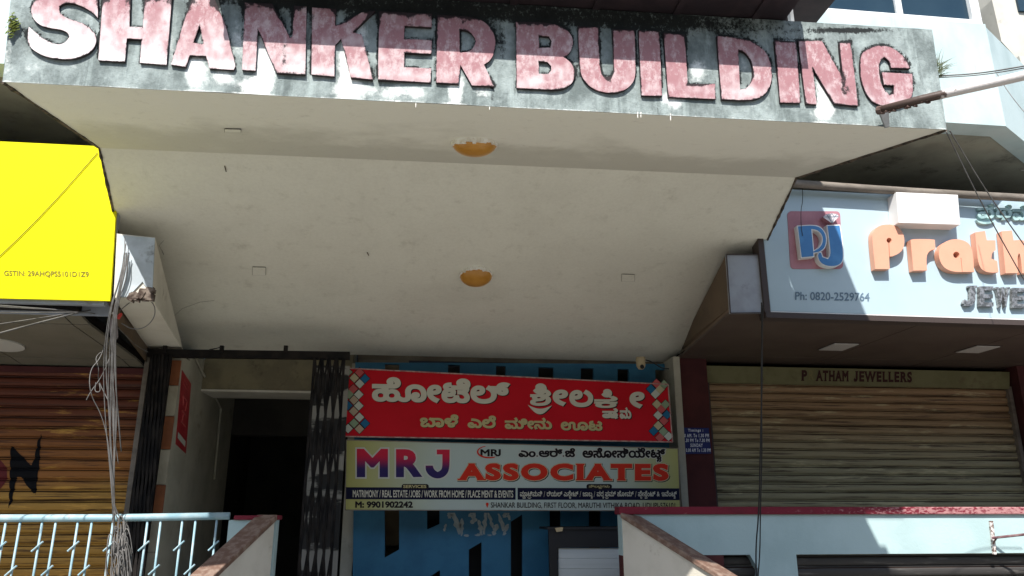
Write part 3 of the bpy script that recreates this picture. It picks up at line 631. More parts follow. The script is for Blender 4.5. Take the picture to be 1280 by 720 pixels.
for sgn, a, k, r in ((1, A0, K0, R0), (-1, A1, K1, E1)):
    ztop = EYE + 2.88; ins = Vector((sgn * .1, 0, 0)); o_ = Vector((0, 0, .1))
    m = MB()
    m.prism([a + o_, k + o_, (k.x, k.y, ztop), (a.x, a.y, ztop)], ins)
    m.prism([k + o_, r + o_, (r.x, r.y, ztop), (k.x, k.y, ztop)], ins)
    obj('shadow_upstand', m, M['oversoffit'], C)  # unseen from the street, added to fill out the shadow on the signboard
    # ragged grimy drip edge along the ceiling
    pts = []; rs = []
    for (p, q_) in ((a, k), (k, r)):
        lim = 1. if q_ is k or sgn < 0 else .42
        for i in range(29):
            t = lim * i / 28; s_ = p * (1 - t) + q_ * t; s_ = s_ + Vector((-sgn * .005, 0, -.002 + .006 * noise.noise(s_ * 9))); pts.append(s_); rs.append(.011 + .008 * noise.noise(s_ * 14))
    obj('drip_edge', MB().tube(pts, [max(.004, q2) for q2 in rs], 5), M['edge_dark'], C)
nF = (A1 - A0).cross(K0 - A0).normalized(); nB = (K1 - K0).cross(R0 - K0).normalized()
nF = -nF if nF.z > 0 else nF; nB = -nB if nB.z > 0 else nB
def disc_pts(c, nrm, r, n_=24):
    a = nrm.orthogonal().normalized(); b_ = nrm.cross(a); return [c + (a * math.cos(2 * math.pi * i / n_) + b_ * math.sin(2 * math.pi * i / n_)) * r for i in range(n_)]
for (px, py, on, nr, hh, lab) in ((593, 179, A0, nF, .085, 'amber glass dome lamp with chipped white rim, nearest the canopy front'), (595, 344, K0, nB, .085, 'amber glass dome lamp on the rear slope of the canopy ceiling')):
    c = PP(px, py, on, nr); t = thing('ceiling_lamp', lab, 'lamp', c, 'amber dome lamps under the canopy'); R_ = .15
    m = MB(); n_ = 28; rings = 7; a = nr.orthogonal().normalized(); b_ = nr.cross(a)
    for j in range(rings + 1):
        q_ = math.pi / 2 * j / rings
        for i in range(n_):
            ph = 2 * math.pi * i / n_; m.v.append(tuple(c + (a * math.cos(ph) + b_ * math.sin(ph)) * (R_ * math.cos(q_)) + nr * (hh * math.sin(q_) + .004)))
    for j in range(rings):
        for i in range(n_): i2 = (i + 1) % n_; m.f.append((j * n_ + i, j * n_ + i2, (j + 1) * n_ + i2, (j + 1) * n_ + i))
    obj('glass_dome', m, M['amber'], t, smooth=True)
    m = MB(); vv = random.Random(px)
    toward = (Vector((0, -1, 0)) - nr * Vector((0, -1, 0)).dot(nr)).normalized()
    for i in range(0, 40):                         # remains of the plaster rim
        p0 = 2 * math.pi * i / 40; dr = a * math.cos(p0) + b_ * math.sin(p0)
        f_ = dr.dot(toward)
        if f_ < -.1: th = .0035
        else: th = max(.004, .030 * max(0, f_) * (.7 + .6 * noise.noise(dr * 4)) + .012 * noise.noise(dr * 11 + Vector((px, 0, 0))))
        p1 = 2 * math.pi * (i + 1) / 40; d2 = a * math.cos(p1) + b_ * math.sin(p1)
        m.prism([c + dr * (R_ - th), c + d2 * (R_ - th), c + d2 * (R_ + .006), c + dr * (R_ + .006)], nr * (.016 + .8 * th))
    obj('rim', m, M['chipped_white'], t)
for (x0, y0, x1, y1, on, nr) in ((316, 333, 332, 343, K0, nB), (777, 342, 793, 351, K0, nB), (281, 160, 301, 164, A0, nF)):
    q_ = [PP(x0, y0, on, nr), PP(x1, y0 + .4, on, nr), PP(x1, y1, on, nr), PP(x0, y1, on, nr)]
    obj('cover_plate', MB().prism([p + nr * .0055 for p in q_], nr * .003), M['soffit'], C)
    m = MB()
    for i in range(4): m.tube([q_[i] + nr * .006, q_[(i + 1) % 4] + nr * .006], .003, 4)
    obj('plate_gap', m, M['edge_dark'], C)
for k, (xa, ya, xb, yb) in enumerate(((281, 207, 283, 213), (459, 315, 461, 318))):
    obj('nail_mark', MB().tube([PP(xa, ya, K0, nB) + nB * .004, PP(xb, yb, K0, nB) + nB * .012], .004, 5), M['edge_dark'], C)
for L in ([(214, 398), (228, 385), (250, 377), (268, 375)], [(205, 300), (199, 306), (205, 318), (203, 312)]):
    fr = L[0][1] < 215 and L[0][0] > 500; on_, nr_ = (A0, nF) if fr else (K0, nB)
    obj('hairline_crack', MB().tube([PP(x, y, on_, nr_) + nr_ * .006 for x, y in L], .0011, 4), M['edge_dark'], C)
# drips of lime on the lower arris
for x in (797, 801, 838, 612, 520): 
    y = 102 + (x - 3) * .0508; p = P(x, y, YF + .004); L_ = .02 + .02 * random.random()
    obj('lime_drip', MB().tube([p + Vector((0, 0, .01)), p - Vector((0, 0, L_))], [.006, .002], 5), M['chipped_white'], C)
# moss and grass
mo = MB(); rr = random.Random(4)
for i in range(90):
    x, y = 16 + rr.gauss(0, 3.2), 33 + rr.gauss(0, 5.5); p = P(x, y, YF - .012); s_ = .006 + .008 * rr.random()
    mo.face(p + Vector((-s_, 0, 0)), p + Vector((0, -s_, -s_)), p + Vector((s_, -s_ * .5, 0)), p + Vector((0, 0, s_)))
tag(obj('moss', mo, M['moss']), 'small green moss clump in the cracked left end of the canopy front', 'moss', kind='stuff')
gr = MB(); base = P(1172, 92, YF + .1)
for i in range(90):
    an = rr.uniform(-.35, 1.25); L_ = rr.uniform(.06, .16); d_ = Vector((math.sin(an), rr.uniform(-.5, .5), math.cos(an))).normalized(); s0 = base + Vector((rr.uniform(-.01, .02), rr.uniform(-.03, .05), rr.uniform(-.02, .05)))
    sd = d_.cross(Vector((0, 1, 0))).normalized() * .0017; dr = Vector((.0, 0, -.035 * rr.random()))
    mid = s0 + d_ * L_ * .55; tip = s0 + d_ * L_ + dr
    gr.face(s0 - sd, s0 + sd, mid + sd * .8, mid - sd * .8); gr.face(mid - sd * .8, mid + sd * .8, tip)
tag(obj('grass_tuft', gr, M['leaf']), 'tuft of thin grass growing at the right end of the canopy', 'grass')
# ---------------------------------------------------------------- above the canopy
zh = P(985, 22, YF - .03).z
xh0, xh1 = P(283, 35, 3.8).x - .085, P(985, 22, 3.77).x
H = thing('upper_awning', 'wide dark metal awning box jutting out just above the pink letters', 'awning', (.5, 3.9, zh))
sl = (F11.z - F01.z) / (F11.x - F01.x)
def tilt(x0, x1, y0, y1, z0, h):
    return MB().prism([(x0, y0, z0 + (x0 - xh1) * .022), (x1, y0, z0 + (x1 - xh1) * .022), (x1, y0, z0 + h + (x1 - xh1) * .022), (x0, y0, z0 + h + (x0 - xh1) * .022)], (0, y1 - y0, 0))
obj('awning_tray', tilt(xh0, xh1, 3.53, 4.6, zh + .012, .3), M['dark_void'], H)
obj('front_trim', tilt(xh0 - .01, xh1, 3.50, 3.528, zh + .004, .34), M['dark_void'], H)
for i in range(7):
    x = xh0 + .2 + (xh1 - xh0 - .4) * i / 6
    obj('rib', tilt(x - .02, x + .02, 3.56, 4.5, zh - .002, .012), M['dark_void'], H)
tag(obj('bracket_beam', MB().box(2.60, 3.12, 3.35, 5.4, EYE + 3.86, EYE + 4.1), M['dark_void']), 'short dark beam projecting beside the upper awning, left of the window', 'beam')
tag(obj('steel_post', MB().box(P(987, 10, 4.3).x, P(991, 10, 4.3).x, 4.3, 4.34, EYE + 2.5, EYE + 4.2), M['post_grey']), 'thin grey post between the awning box and the projecting beam', 'post')
# ---------------------------------------------------------------- signs on the right
YP = 6.0
PB = thing('jewellers_signboard', 'pale blue jewellery shop signboard with salmon raised letters and PJ logo', 'signboard', (4.5, YP, EYE + 1.6))
x0, x1 = P(963, 388, YP).x, 7.6; z0, z1 = P(965, 389, YP).z, P(1000, 237, YP).z
obj('board', MB().box(x0, x1, YP, YP + .1, z0, z1), M['sign_blue'], PB, bevel=.006)
m = MB(); m.box(x0 - .05, x1, YP - .015, YP + .12, z0 - .06, z0 - .012); m.box(x0 - .055, x0 - .004, YP - .01, YP + .12, z0 - .01, z1)
obj('frame', m, M['frame_brown'], PB)
obj('edge_trim', MB().box(x0, x1, YP - .006, YP + .01, z0 - .011, z0 - .001), M['white_trim'], PB)
def on_wall(name, loops, Y, depth, mt, parent, **kw): return obj(name, wall_shape(loops, Y, depth, evenodd=kw.pop('eo', False)), mt, parent, **kw)
# rounded plate and logo
def rrect(x0, y0, x1, y1, r, sk=0):
    L = []
    for cx, cy, a0 in ((x1 - r, y0 + r, -90), (x1 - r, y1 - r, 0), (x0 + r, y1 - r, 90), (x0 + r, y0 + r, 180)):
        for i in range(5): q = math.radians(a0 + 90 * i / 4); L.append((cx + r * math.cos(q) + (cy - y0) * sk, cy + r * math.sin(q)))
    return L
lg = thing('x', '', '', (0, 0, 0)); bpy.data.objects.remove(lg)
plate = on_wall('logo_plate', [rrect(984, 264, 1050, 336, 5, .06)], YP - .006, .006, M['maroon_plate'], PB)
z5 = lambda pts: [(853 + x / 3, 200 + y / 3) for x, y in pts]
Pl = chaikin(z5([(430, 246), (485, 242), (515, 247), (536, 268), (544, 300), (536, 332), (515, 347), (494, 350), (496, 363), (445, 368)]), 2, 50)
Ph = chaikin(z5([(487, 262), (506, 265), (522, 282), (525, 302), (516, 325), (494, 338)]), 2, 60)
Jl = chaikin(z5([(541, 244), (592, 242), (600, 290), (606, 352), (604, 380), (588, 397), (560, 402), (530, 396), (511, 380), (505, 356), (510, 345), (522, 345), (528, 362), (545, 368), (555, 352)]), 2, 50)
for L, hole in ((Pl, Ph), (Jl, None)):
    o = on_wall('logo_letter', [L] + ([hole] if hole else []), YP - .065, .06, M['white_trim'], PB, eo=True)
    inner = fatten([L], -1.1) if True else None
    hl = fatten([hole], 1.1) if hole else []
    on_wall('blue_face', inner + hl, YP - .068, .003, M['logo_blue'], o, eo=True)
dm = z5([(527, 214), (540, 203), (560, 200), (580, 203), (587, 212), (562, 238)])
dmd = on_wall('diamond', [dm], YP - .065, .06, M['maroon_plate'], PB)
on_wall('diamond_face', [dm], YP - .068, .003, M['diamond'], dmd)
m = MB(); q5 = lambda x, y: P(853 + x / 3, 200 + y / 3, YP - .069)
for a, b in (((527, 214), (587, 212)), ((540, 203), (548, 214)), ((560, 200), (548, 214)), ((560, 200), (570, 213)), ((580, 203), (570, 213)), ((548, 214), (562, 238)), ((570, 213), (562, 238))): m.tube([q5(*a), q5(*b)], .0022, 4)
obj('facet_line', m, M['phone_ink'], dmd)
z6 = lambda pts, dx=0: [(1080 + (x + dx) / 4.235, 230 + (y + dx * .035) / 4.235) for x, y in pts]
letters = [
    ([(60, 450), (43, 290), (47, 252), (72, 224), (115, 212), (165, 218), (200, 243), (216, 290), (210, 340), (186, 368), (150, 383), (137, 383), (133, 312), (130, 312), (136, 450)], circle(1080 + 133 / 4.235, 230 + 298 / 4.235, 3.2), 0),
    ([(262, 458), (246, 296), (262, 291), (340, 291), (375, 295), (378, 345), (352, 350), (334, 372), (330, 400), (334, 457)], None, 0),
    ([(520, 466), (470, 464), (425, 445), (400, 405), (394, 355), (414, 315), (455, 294), (500, 291), (545, 305), (570, 335), (578, 385), (583, 465), (522, 465), (515, 392), (512, 392), (519, 465)], circle(1080 + 489 / 4.235, 230 + 375 / 4.235, 4), 0),
    ([(588, 256), (640, 248), (650, 298), (695, 298), (697, 350), (678, 362), (674, 395), (705, 408), (712, 467), (668, 470), (628, 458), (606, 425), (596, 340)], None, 0),
    ([(728, 250), (783, 246), (792, 298), (835, 295), (870, 310), (886, 350), (893, 470), (838, 472), (830, 385), (821, 365), (812, 385), (816, 471), (750, 472)], None, 0)]
letters.append((letters[2][0], letters[2][1], 512))
letters.append(([(728, 292), (785, 292), (835, 295), (865, 305), (925, 300), (960, 320), (968, 350), (973, 476), (920, 476), (914, 380), (905, 370), (897, 380), (900, 475), (838, 474), (832, 380), (822, 368), (812, 380), (816, 473), (748, 473)], None, 330))
for L, hole, dx in letters:
    L2 = chaikin(z6(L, dx), 2, 55); loops = [L2]
    if hole: loops.append([(x + dx / 4.235, y + dx * .035 / 4.235) for x, y in hole])
    on_wall('letter', loops, YP - .07, .065, M['salmon'], PB, eo=True)
for i, ch in enumerate('JEWELLERS'):
    L = fit(latin(ch, .03, .05), 1204 + i * 20.5, 382 + i * .9, 1204 + i * 20.5 + 17.5, 357 + i * .9)
    on_wall('silver_letter', L, YP - .04, .035, M['silver'], PB)
xx_ = 1221
for wch, wd in (('\u0caa\u0ccd\u0cb0', 23), ('\u0ca5', 20), ('\u0cae', 24)):
    Lk = kannada(wch, .035); on_wall('script_letter', fit(Lk, xx_, 280 + (xx_ - 1221) * .03 - (0 if len(wch) > 1 else 6), xx_ + wd, 254 + (xx_ - 1221) * .03), YP - .03, .028, M['teal_letter'], PB); xx_ += wd + 1
on_wall('phone_lettering', fit(latin('Ph: 0820-2529764', .014), 994, 375, 1087, 364.5, 1.5), YP - .004, 0, M['phone_ink'], PB)
WB = [P(1120.5, 240, 5.86), P(1197.5, 243.5, 5.86), P(1200.5, 281, 5.86), P(1123.5, 278.5, 5.86)]
wb = obj('light_box', MB().prism(WB, (0, .138, 0)), M['white_box'], bevel=.004); tag(wb, 'blank white metal box fixed above the salmon letters of the blue signboard', 'box')
pts = [Vector((a, 5.9 + .01 * math.sin(a * 2), P(1000, 231, 5.9).z + .012 * math.sin(a * 1.3 + 4) - (a - 3) * .004)) for a in np.linspace(2.86, 7.6, 14)]
tag(obj('ledge_pipe', MB().tube(pts, .036, 10), M['ledge'], smooth=True), 'long grimy grey pipe lying along the top of the blue signboard', 'pipe')
# grey end box and brown flank left of the board
GB = thing('sign_end_box', 'dirty grey end panel with brown flank left of the jewellers signboard', 'panel', P(930, 350, 6.0))
obj('front_panel', MB().prism([P(908, 318, 6.02), P(952, 318, 6.02), P(953.5, 391, 6.02), P(913, 391.5, 6.02)], (0, .03, 0)), M['grey_panel'], GB)
a, b, c, d = P(907.5, 318.5, 6.03), P(912.7, 384, 6.03), P(853, 437, 8.1), P(850, 433, 8.1)
m = MB(); m.prism([a, b, c, d], (.03, 0, .0)); obj('flank', m, M['brown_side'], GB)
zr = P(1100, 396, YP + .02).z + .003
a2, b2, c2, d2 = P(912.7, 384.5, 6.04), PZ(913.2, 391.8, zr + .001), PZ(854, 443.6, zr + .001), P(853, 437.5, 8.1)
obj('flank_strip', MB().prism([a2, b2, c2, d2], (.03, 0, .0)), mat('lighter_brown_strip', (.21, .155, .11, 1), (.17, .125, .09, 1), 5), GB)
m = MB(); m.tube([P(908, 318, 6.01), P(952, 318.4, 6.01)], .006, 4); m.tube([P(908, 318, 6.01), P(913, 391.5, 6.01)], .006, 4); m.tube([P(913, 391.5, 6.01), P(953.5, 391, 6.01)], .006, 4); obj('edge_strip', m, M['frame_brown'], GB)
# right ceiling panels
zr = P(1100, 396, YP + .02).z + .003
RC = thing('shopfront_ceiling', 'dark brown panelled ceiling over the jewellers shutter', 'ceiling', (5, 7, zr))
xs = [P(953, 400, 6.05).x + .01, P(953, 400, 6.05).x + .01]
XS = [P(855, 443, 8.1).x]; 
XR = [P(1020, 455, 8.15).x, P(1143, 459, 8.15).x]; XR += [XR[-1] + 1.2, XR[-1] + 2.4, XR[-1] + 3.6]
xq = PZ(912, 391.8, zr); xe = PZ(853, 443.6, zr)
yk = xe.y - .01
obj('ceiling_panel', MB().prism([(xq.x, xq.y, zr), (XR[0] - .005, YP + .03, zr), (XR[0] - .005, yk, zr), (xe.x, yk, zr)], (0, 0, .02)), M['brown_panel'], RC)
obj('ceiling_panel', MB().prism([(xe.x, yk + .012, zr), (XR[0] - .005, yk + .012, zr), (XR[0] - .005, 8.3, zr), (xe.x, 8.3, zr)], (0, 0, .02)), M['brown_panel'], RC)
for i in range(4):
    for (ya, yb) in ((YP + .03, yk), (yk + .012, 8.3)):
        obj('ceiling_panel', MB().box(XR[i] + .005, XR[i + 1] - .005, ya, yb, zr, zr + .02), M['brown_panel'], RC)
obj('ceiling_backing', MB().prism([(xq.x + .1, xq.y + .1, zr + .03), (8.7, xq.y + .1, zr + .03), (8.7, 8.7, zr + .03), (xe.x + .04, 8.7, zr + .03), (xe.x + .04, xe.y, zr + .03)], (0, 0, .03)), M['black_metal'], RC)
for (x, y) in ((1048, 433), (1222, 436)):
    c = PZ(x, y, zr); t = tag(obj('square_ceiling_light', MB().box(c.x - .13, c.x + .13, c.y - .16, c.y + .16, zr - .012, zr - .002), M['light_disc'], bevel=.003), 'unlit square ceiling light %s' % ('nearer the canopy, left of its twin under the blue signboard' if x < 1100 else 'farther right under the blue signboard'), 'light', 'square lights in the jewellers ceiling')
    obj('light_frame', MB().box(c.x - .145, c.x + .145, c.y - .175, c.y + .175, zr - .0055, zr - .001), M['frame_brown'], t)
# name board above shutter
NB = tag(obj('name_board', MB().prism([P(882, 457, 8.12), P(1262, 465, 8.12), P(1262, 486, 8.12), P(882, 478, 8.12)], (0, .06, 0)), M['olive_board']), 'olive painted board reading PRATHAM JEWELLERS above the right shutter', 'signboard')
for tx, xa, xb in (('P', 1001.5, 1009), ('ATHAM', 1019.5, 1061), ('JEWELLERS', 1067, 1140)):
    dy = (xa - 1001) * .017
    on_wall('lettering', fit(latin(tx, .05, .05), xa, 476 + dy, xb, 462.5 + dy, (xb - xa) * .015), 8.117, 0, M['oxblood_ink'], NB)
on_wall('faded_letter', fit(latin('R', .012, .05), 1010.5, 474.7, 1018, 463), 8.1175, 0, mat('ghost_of_a_lost_letter', (.22, .19, .085, 1)), NB)
# ---------------------------------------------------------------- roller shutters
def slat_mesh(name, x0, x1, p, mt, seg=10, depth=.026):
    prof = [(0, 0), (.03, .1), (.07, .5), (.16, .72), (.3, .9), (.5, 1), (.66, .95), (.78, .7), (.815, .12), (.85, .08), (.865, .5), (.93, .55), (.96, .1), (1, .0)]
    mb = MB()
    for i in range(seg + 1):
        x = x0 + (x1 - x0) * i / seg; wv = .0015 * math.sin(i * 2.1)
        for t, o_ in prof: mb.v.append((x, -depth * o_ + wv, t * p))
    k = len(prof)
    for i in range(seg):
        for j in range(k - 1): mb.f.append((i * k + j, (i + 1) * k + j, (i + 1) * k + j + 1, i * k + j + 1))
    me = bpy.data.meshes.new(name); me.from_pydata(mb.v, [], mb.f); me.materials.append(mt); me.materials.append(M['groove']); me.update()
    me.polygons.foreach_set('material_index', [1 if .77 <= prof[i % (k - 1)][0] < .855 else 0 for i in range(len(mb.f))]); return me
def shutter(name, label, x0, x1, Y, ztop, zbot, p, mt, group):
    t = thing(name, label, 'shutter', ((x0 + x1) / 2, Y, zbot), group); me = slat_mesh('slat', -(x1 - x0) / 2, (x1 - x0) / 2, p, mt)
    k = 0; z = ztop - p
    while z > zbot - p * .5:
        j = .2 if x0 < 0 else 1; link('slat', me, t, ((x0 + x1) / 2, Y + j * random.uniform(-.004, .003), z)).rotation_euler = (0 if x0 < 0 else random.uniform(-.07, .05), random.uniform(-.001, .001) * j, random.uniform(-.0008, .0008) * j); z -= p; k += 1
    return t
SH = 'closed roller shutters'
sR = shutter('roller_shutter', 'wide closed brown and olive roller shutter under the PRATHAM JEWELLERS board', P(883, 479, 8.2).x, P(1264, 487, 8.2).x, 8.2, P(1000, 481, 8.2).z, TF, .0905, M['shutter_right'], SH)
for xa in (P(883, 479, 8.15).x - .02, P(1259, 487, 8.15).x): obj('guide_rail', MB().box(xa, xa + .045, 8.13, 8.2, TF, P(1000, 479, 8.2).z), M['frame_brown'] if xa < 4 else M['ledge'], sR)
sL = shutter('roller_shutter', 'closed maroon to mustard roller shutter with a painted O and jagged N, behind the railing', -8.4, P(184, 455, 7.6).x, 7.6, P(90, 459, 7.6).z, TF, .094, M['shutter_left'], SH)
obj('top_rail', MB().box(-8.4, P(184, 455, 7.6).x, 7.54, 7.6, P(90, 466, 7.55).z, P(90, 459, 7.55).z), M['maroon'], sL)
obj('bottom_rail', MB().box(-8.4, P(184, 455, 7.6).x, 7.55, 7.57, TF, TF + .1), M['shutter_left'], sL)
# painted letters follow the corrugation
def paint_on(name, loops, mt, Y, ztop, p, depth=.026):
    W = [[(P(x, y, Y).x, P(x, y, Y).z) for x, y in L] for L in loops]; bb = bbox(W); ex = []
    prof = [(0, 0), (.03, .1), (.07, .5), (.16, .72), (.3, .9), (.5, 1), (.66, .95), (.78, .7), (.815, .12), (.85, .08), (.865, .5), (.93, .55), (.96, .1), (1, .0)]
    ts = [t for t, _ in prof]; os_ = [o_ for _, o_ in prof]
    zz_ = [ztop - p * k + t * p for k in range(1, 40) for t in ts]
    V = []; mb = MB()
    for k in range(1, 40):
        for a_, b_ in zip(ts[:-1], ts[1:]):
            za, zb_ = ztop - p * k + a_ * p, ztop - p * k + b_ * p
            if zb_ < bb[1] or za > bb[3]: continue
            def cuts(z):
                r = []
                for L in W:
                    for i in range(len(L)):
                        (ax, ay), (bx, by) = L[i], L[(i + 1) % len(L)]
                        if (ay <= z) != (by <= z): r.append(ax + (z - ay) * (bx - ax) / (by - ay))
                return sorted(r)
            ca, cb = cuts(za + 1e-5), cuts(zb_ - 1e-5)
            if len(ca) != len(cb): ca = cb = cuts((za + zb_) / 2)
            ya, yb = Y - depth * np.interp(a_, ts, os_) - .0048, Y - depth * np.interp(b_, ts, os_) - .0048
            for i in range(0, len(ca) - 1, 2): mb.face((ca[i], ya, za), (ca[i + 1], ya, za), (cb[i + 1], yb, zb_), (cb[i], yb, zb_))
    obj(name, mb, mt, sL)
zt = P(90, 459, 7.6).z
q7 = lambda pts: [(x / 7.2, 540 + y / 7.2) for x, y in pts]
paint_on('painted_letter', [q7([(108, 128), (128, 135), (295, 305), (320, 240), (352, 80), (385, 15), (375, 110), (365, 300), (345, 440), (335, 560), (300, 545), (200, 405), (165, 400), (140, 520), (118, 640), (90, 680), (95, 560), (100, 400)])], mat('black_shutter_paint', (.010, .010, .012, 1), rough=.8, spec=.08), 7.6, zt, .094)
paint_on('painted_letter', [circle(-8, 593, 19, 28, 21)], mat('red_shutter_paint', (.12, .012, .014, 1), rough=.6), 7.6, zt, .094)
# ---------------------------------------------------------------- red banner and associates banner
YB = 7.75
RB = thing('hotel_banner', 'red hotel banner with large cream Kannada lettering and coloured squares at both ends', 'banner', P(634, 510, YB))
quad = [P(427.5, 460, YB), P(835, 480.5, YB), P(840.5, 552.5, YB), P(427, 545.5, YB)]
obj('board', MB().prism(quad, (0, .05, 0)), M['red_board'], RB)
m = MB()
for i in range(4): m.tube([quad[i] + Vector((0, .0, 0)), quad[(i + 1) % 4] + Vector((0, .0, 0))], .0085, 4)
obj('rim', m, mat('pale_banner_rim', (.42, .30, .27, 1), (.3, .12, .12, 1), 20), RB)
def print_(name, L, mt, parent, lift=.003, Y=YB): return on_wall(name, L, Y - lift, 0, mt, parent)
z1_ = lambda x, y: (640 + x / 6.4, 455 + y / 6.4)
def pc(s, xa, ya, xb, yb, bold=.04):
    a = z1_(xa, ya); b = z1_(xb, yb); return fit(fatten(text_loops(s), bold) if isinstance(s, str) else s, a[0], b[1], b[0], a[1])
W1_ = fit(kannada('ಹೋಟೆಲ್', .042), 465, 502.5, 638, 471, 3.2)
sri = pc('\u0cb6', 145, 205, 312, 335) + pc('\u0cbf', 168, 155, 278, 245, .05) + pc('\u0cd5', 325, 205, 448, 338) + pc('\u0cb2', 458, 205, 650, 345) + pc('\u0c95', 658, 255, 845, 352) + pc('\u0cbf', 715, 200, 800, 268, .05) + pc('\u0cb7', 722, 352, 850, 440, .05) + pc('\u0cae', 862, 345, 955, 438, .05) + pc('\u0cd5', 940, 222, 1060, 356)
swo = [z1_(125 + 195 * t, 325 + 58 * math.sin(math.pi * t) ** .8 + 5 * t) for t in np.linspace(0, 1, 14)] + [z1_(320 - 195 * t, 332 + 4 + 24 * math.sin(math.pi * t) ** .8 - 5 * t) for t in np.linspace(.02, .98, 14)]
swo = [z1_(125 + 195 * t, 325 + 75 * math.sin(math.pi * t) + 5 * t) for t in np.linspace(0, 1, 14)] + [z1_(320 - 195 * t, 330 + 30 * math.sin(math.pi * t) - 5 * t) for t in np.linspace(.02, .98, 14)]
main_ = W1_ + sri + [swo]
sh = lambda L, dx=1.2, dy=1.0: [[(x + dx, y + dy) for x, y in q] for q in L]
for part in (W1_, sri, [swo]):
    print_('lettering_shadow', sh(part), M['banner_black'], RB, .0015); print_('lettering', part, M['banner_white'], RB)
for wd, xa, ya, xb, yb in (('ಬಾಳೆ', 525, 534, 573, 517.5), ('ಎಲೆ', 584.5, 535, 620, 519), ('ಮೀನು', 631, 536.5, 690, 521.5), ('ಊಟ', 701, 538, 753, 525.5)):
    L = fit(kannada(wd, .042), xa, yb + (ya - yb), xb, yb, .6); print_('lettering_shadow', sh(L, .8, .7), M['banner_black'], RB, .0015); print_('lettering', L, M['banner_yellow'], RB)
def square(cx, cy, r=6.2): return [(cx - r, cy), (cx, cy + r), (cx + r, cy), (cx, cy - r)]
SQ = [(420, 450, ((85, 88, 'g'), (132, 130, 'c'), (210, 135, 'b'), (172, 172, 'w'), (170, 90, 'p'), (125, 210, 'p'), (95, 248, 'g'), (165, 250, 'w'), (130, 290, 't'), (87, 330, 'b'), (165, 332, 'w'), (128, 372, 't'), (170, 415, 'w'), (130, 458, 'g'), (210, 460, 'b'), (88, 497, 'w'), (170, 500, 't'))),
      (630, 450, ((1065, 210, 'b'), (1105, 170, 'p'), (1160, 178, 'g'), (1132, 212, 'c'), (1098, 247, 'w'), (1108, 320, 'c'), (1170, 322, 'g'), (1140, 358, 'p'), (1117, 400, 'w'), (1180, 398, 'b'), (1160, 440, 'p'), (1118, 475, 'c'), (1085, 515, 'b'), (1155, 518, 'g'), (1193, 553, 'w'), (1130, 563, 'p')))]
cm = dict(g='d_green', c='d_cream', b='d_blue', w='d_white', p='d_pink', t='d_tan')
for ox, oy, L in SQ:
    for x, y, c in L:
        print_('square_outline', [square(ox + x / 5.8, oy + y / 5.8, 6.9)], M['banner_black'], RB, .0012)
        print_('printed_square', [square(ox + x / 5.8, oy + y / 5.8, 5.9)], M[cm[c]], RB, .0026)
AB = thing('associates_banner', 'pale olive banner reading MRJ ASSOCIATES hung directly below the red banner', 'banner', P(640, 595, YB))
quad = [P(433, 550, YB), P(847.5, 560.5, YB), P(850.5, 638.5, YB), P(431.5, 637.5, YB)]
obj('board', MB().prism(quad, (0, .045, 0)), M['mrj_board'], AB)
m = MB()
for i in range(4): m.tube([quad[i], quad[(i + 1) % 4]], .006, 4)
obj('rim', m, M['ledge'], AB)
for ch, xa, xb, ya, yb in (('M', 446, 485, 596.5, 561), ('R', 495, 528, 596.5, 561.5), ('J', 532, 562, 598, 562)):
    if ch == 'J': L = [chaikin([(532, 582), (541, 582), (542.5, 587), (547, 590), (551, 588), (553, 584), (553, 568), (546, 568), (546, 562), (562, 562), (562, 586), (558, 594), (551, 598), (543, 598), (536, 594), (532, 588)], 2, 50)]
    else: L = fit(latin(ch, .05), xa, ya, xb, yb)
    print_('lettering_outline', fatten(L, 1.8), M['outline'], AB, .0015); print_('lettering', L, M['mrj_letters'], AB, .003)
kn1 = fit(kannada('ಎಂ.ಆರ್.ಜೆ', .045), 648, 571.5, 719, 560, 0); kn2 = fit(kannada('ಅಸೋಸಿಯೇಟ್ಸ್', .045), 728, 577.5, 832, 559.5, 0)
for L in (kn1, kn2): print_('lettering_outline', fatten(L, .9), M['outline'], AB, .0015); print_('lettering', L, M['banner_black'], AB)
L = fit(latin('ASSOCIATES', .06, .03), 572, 600.5, 836, 579, .6)
print_('lettering_shadow', sh(fatten(L, 1.0), .8, .8), M['banner_black'], AB, .0012); print_('lettering_outline', fatten(L, .9), M['d_cream'], AB, .002); print_('lettering', L, M['banner_red'], AB, .003)
print_('lettering', fit(latin('MRJ', .035), 600.5, 570.5, 626, 561.5), M['banner_black'], AB)
arc = [(608 + 14 * math.cos(a), 564.5 + 8.5 * math.sin(a)) for a in np.linspace(math.radians(-60) - math.pi * .5, -math.pi * 1.45, 16)]
arc = [(611 + 15 * math.cos(a) , 565 + 8 * math.sin(a)) for a in np.linspace(math.radians(250), math.radians(60), 18)]; arc2 = [(612.5 + 14.5 * math.cos(a), 564.5 + 6.8 * math.sin(a)) for a in np.linspace(math.radians(60), math.radians(250), 18)]
print_('logo_swoosh', [arc + arc2], M['banner_red'], AB, .0035)
print_('band', [[(432.3, 609), (644.5, 609.8), (644.5, 624.6), (432, 624)]], M['navy'], AB, .0015)
print_('band', [[(647, 609.8), (849.3, 610.4), (849.8, 625.2), (647, 624.6)]], M['navy'], AB, .0015)
for xa, xb in ((502, 536), (733, 765)): print_('pill', [rrect(xa, 605, xb, 611.5, 3)], M['banner_black'], AB, .002)
print_('lettering', fit(latin('SERVICES', .03), 504, 610, 533, 606.2), M['banner_yellow'], AB, .003)
print_('lettering', fit(kannada('ಸೌಲಭ್ಯಗಳು', .02), 736, 611, 762, 606.2), M['banner_yellow'], AB, .003)
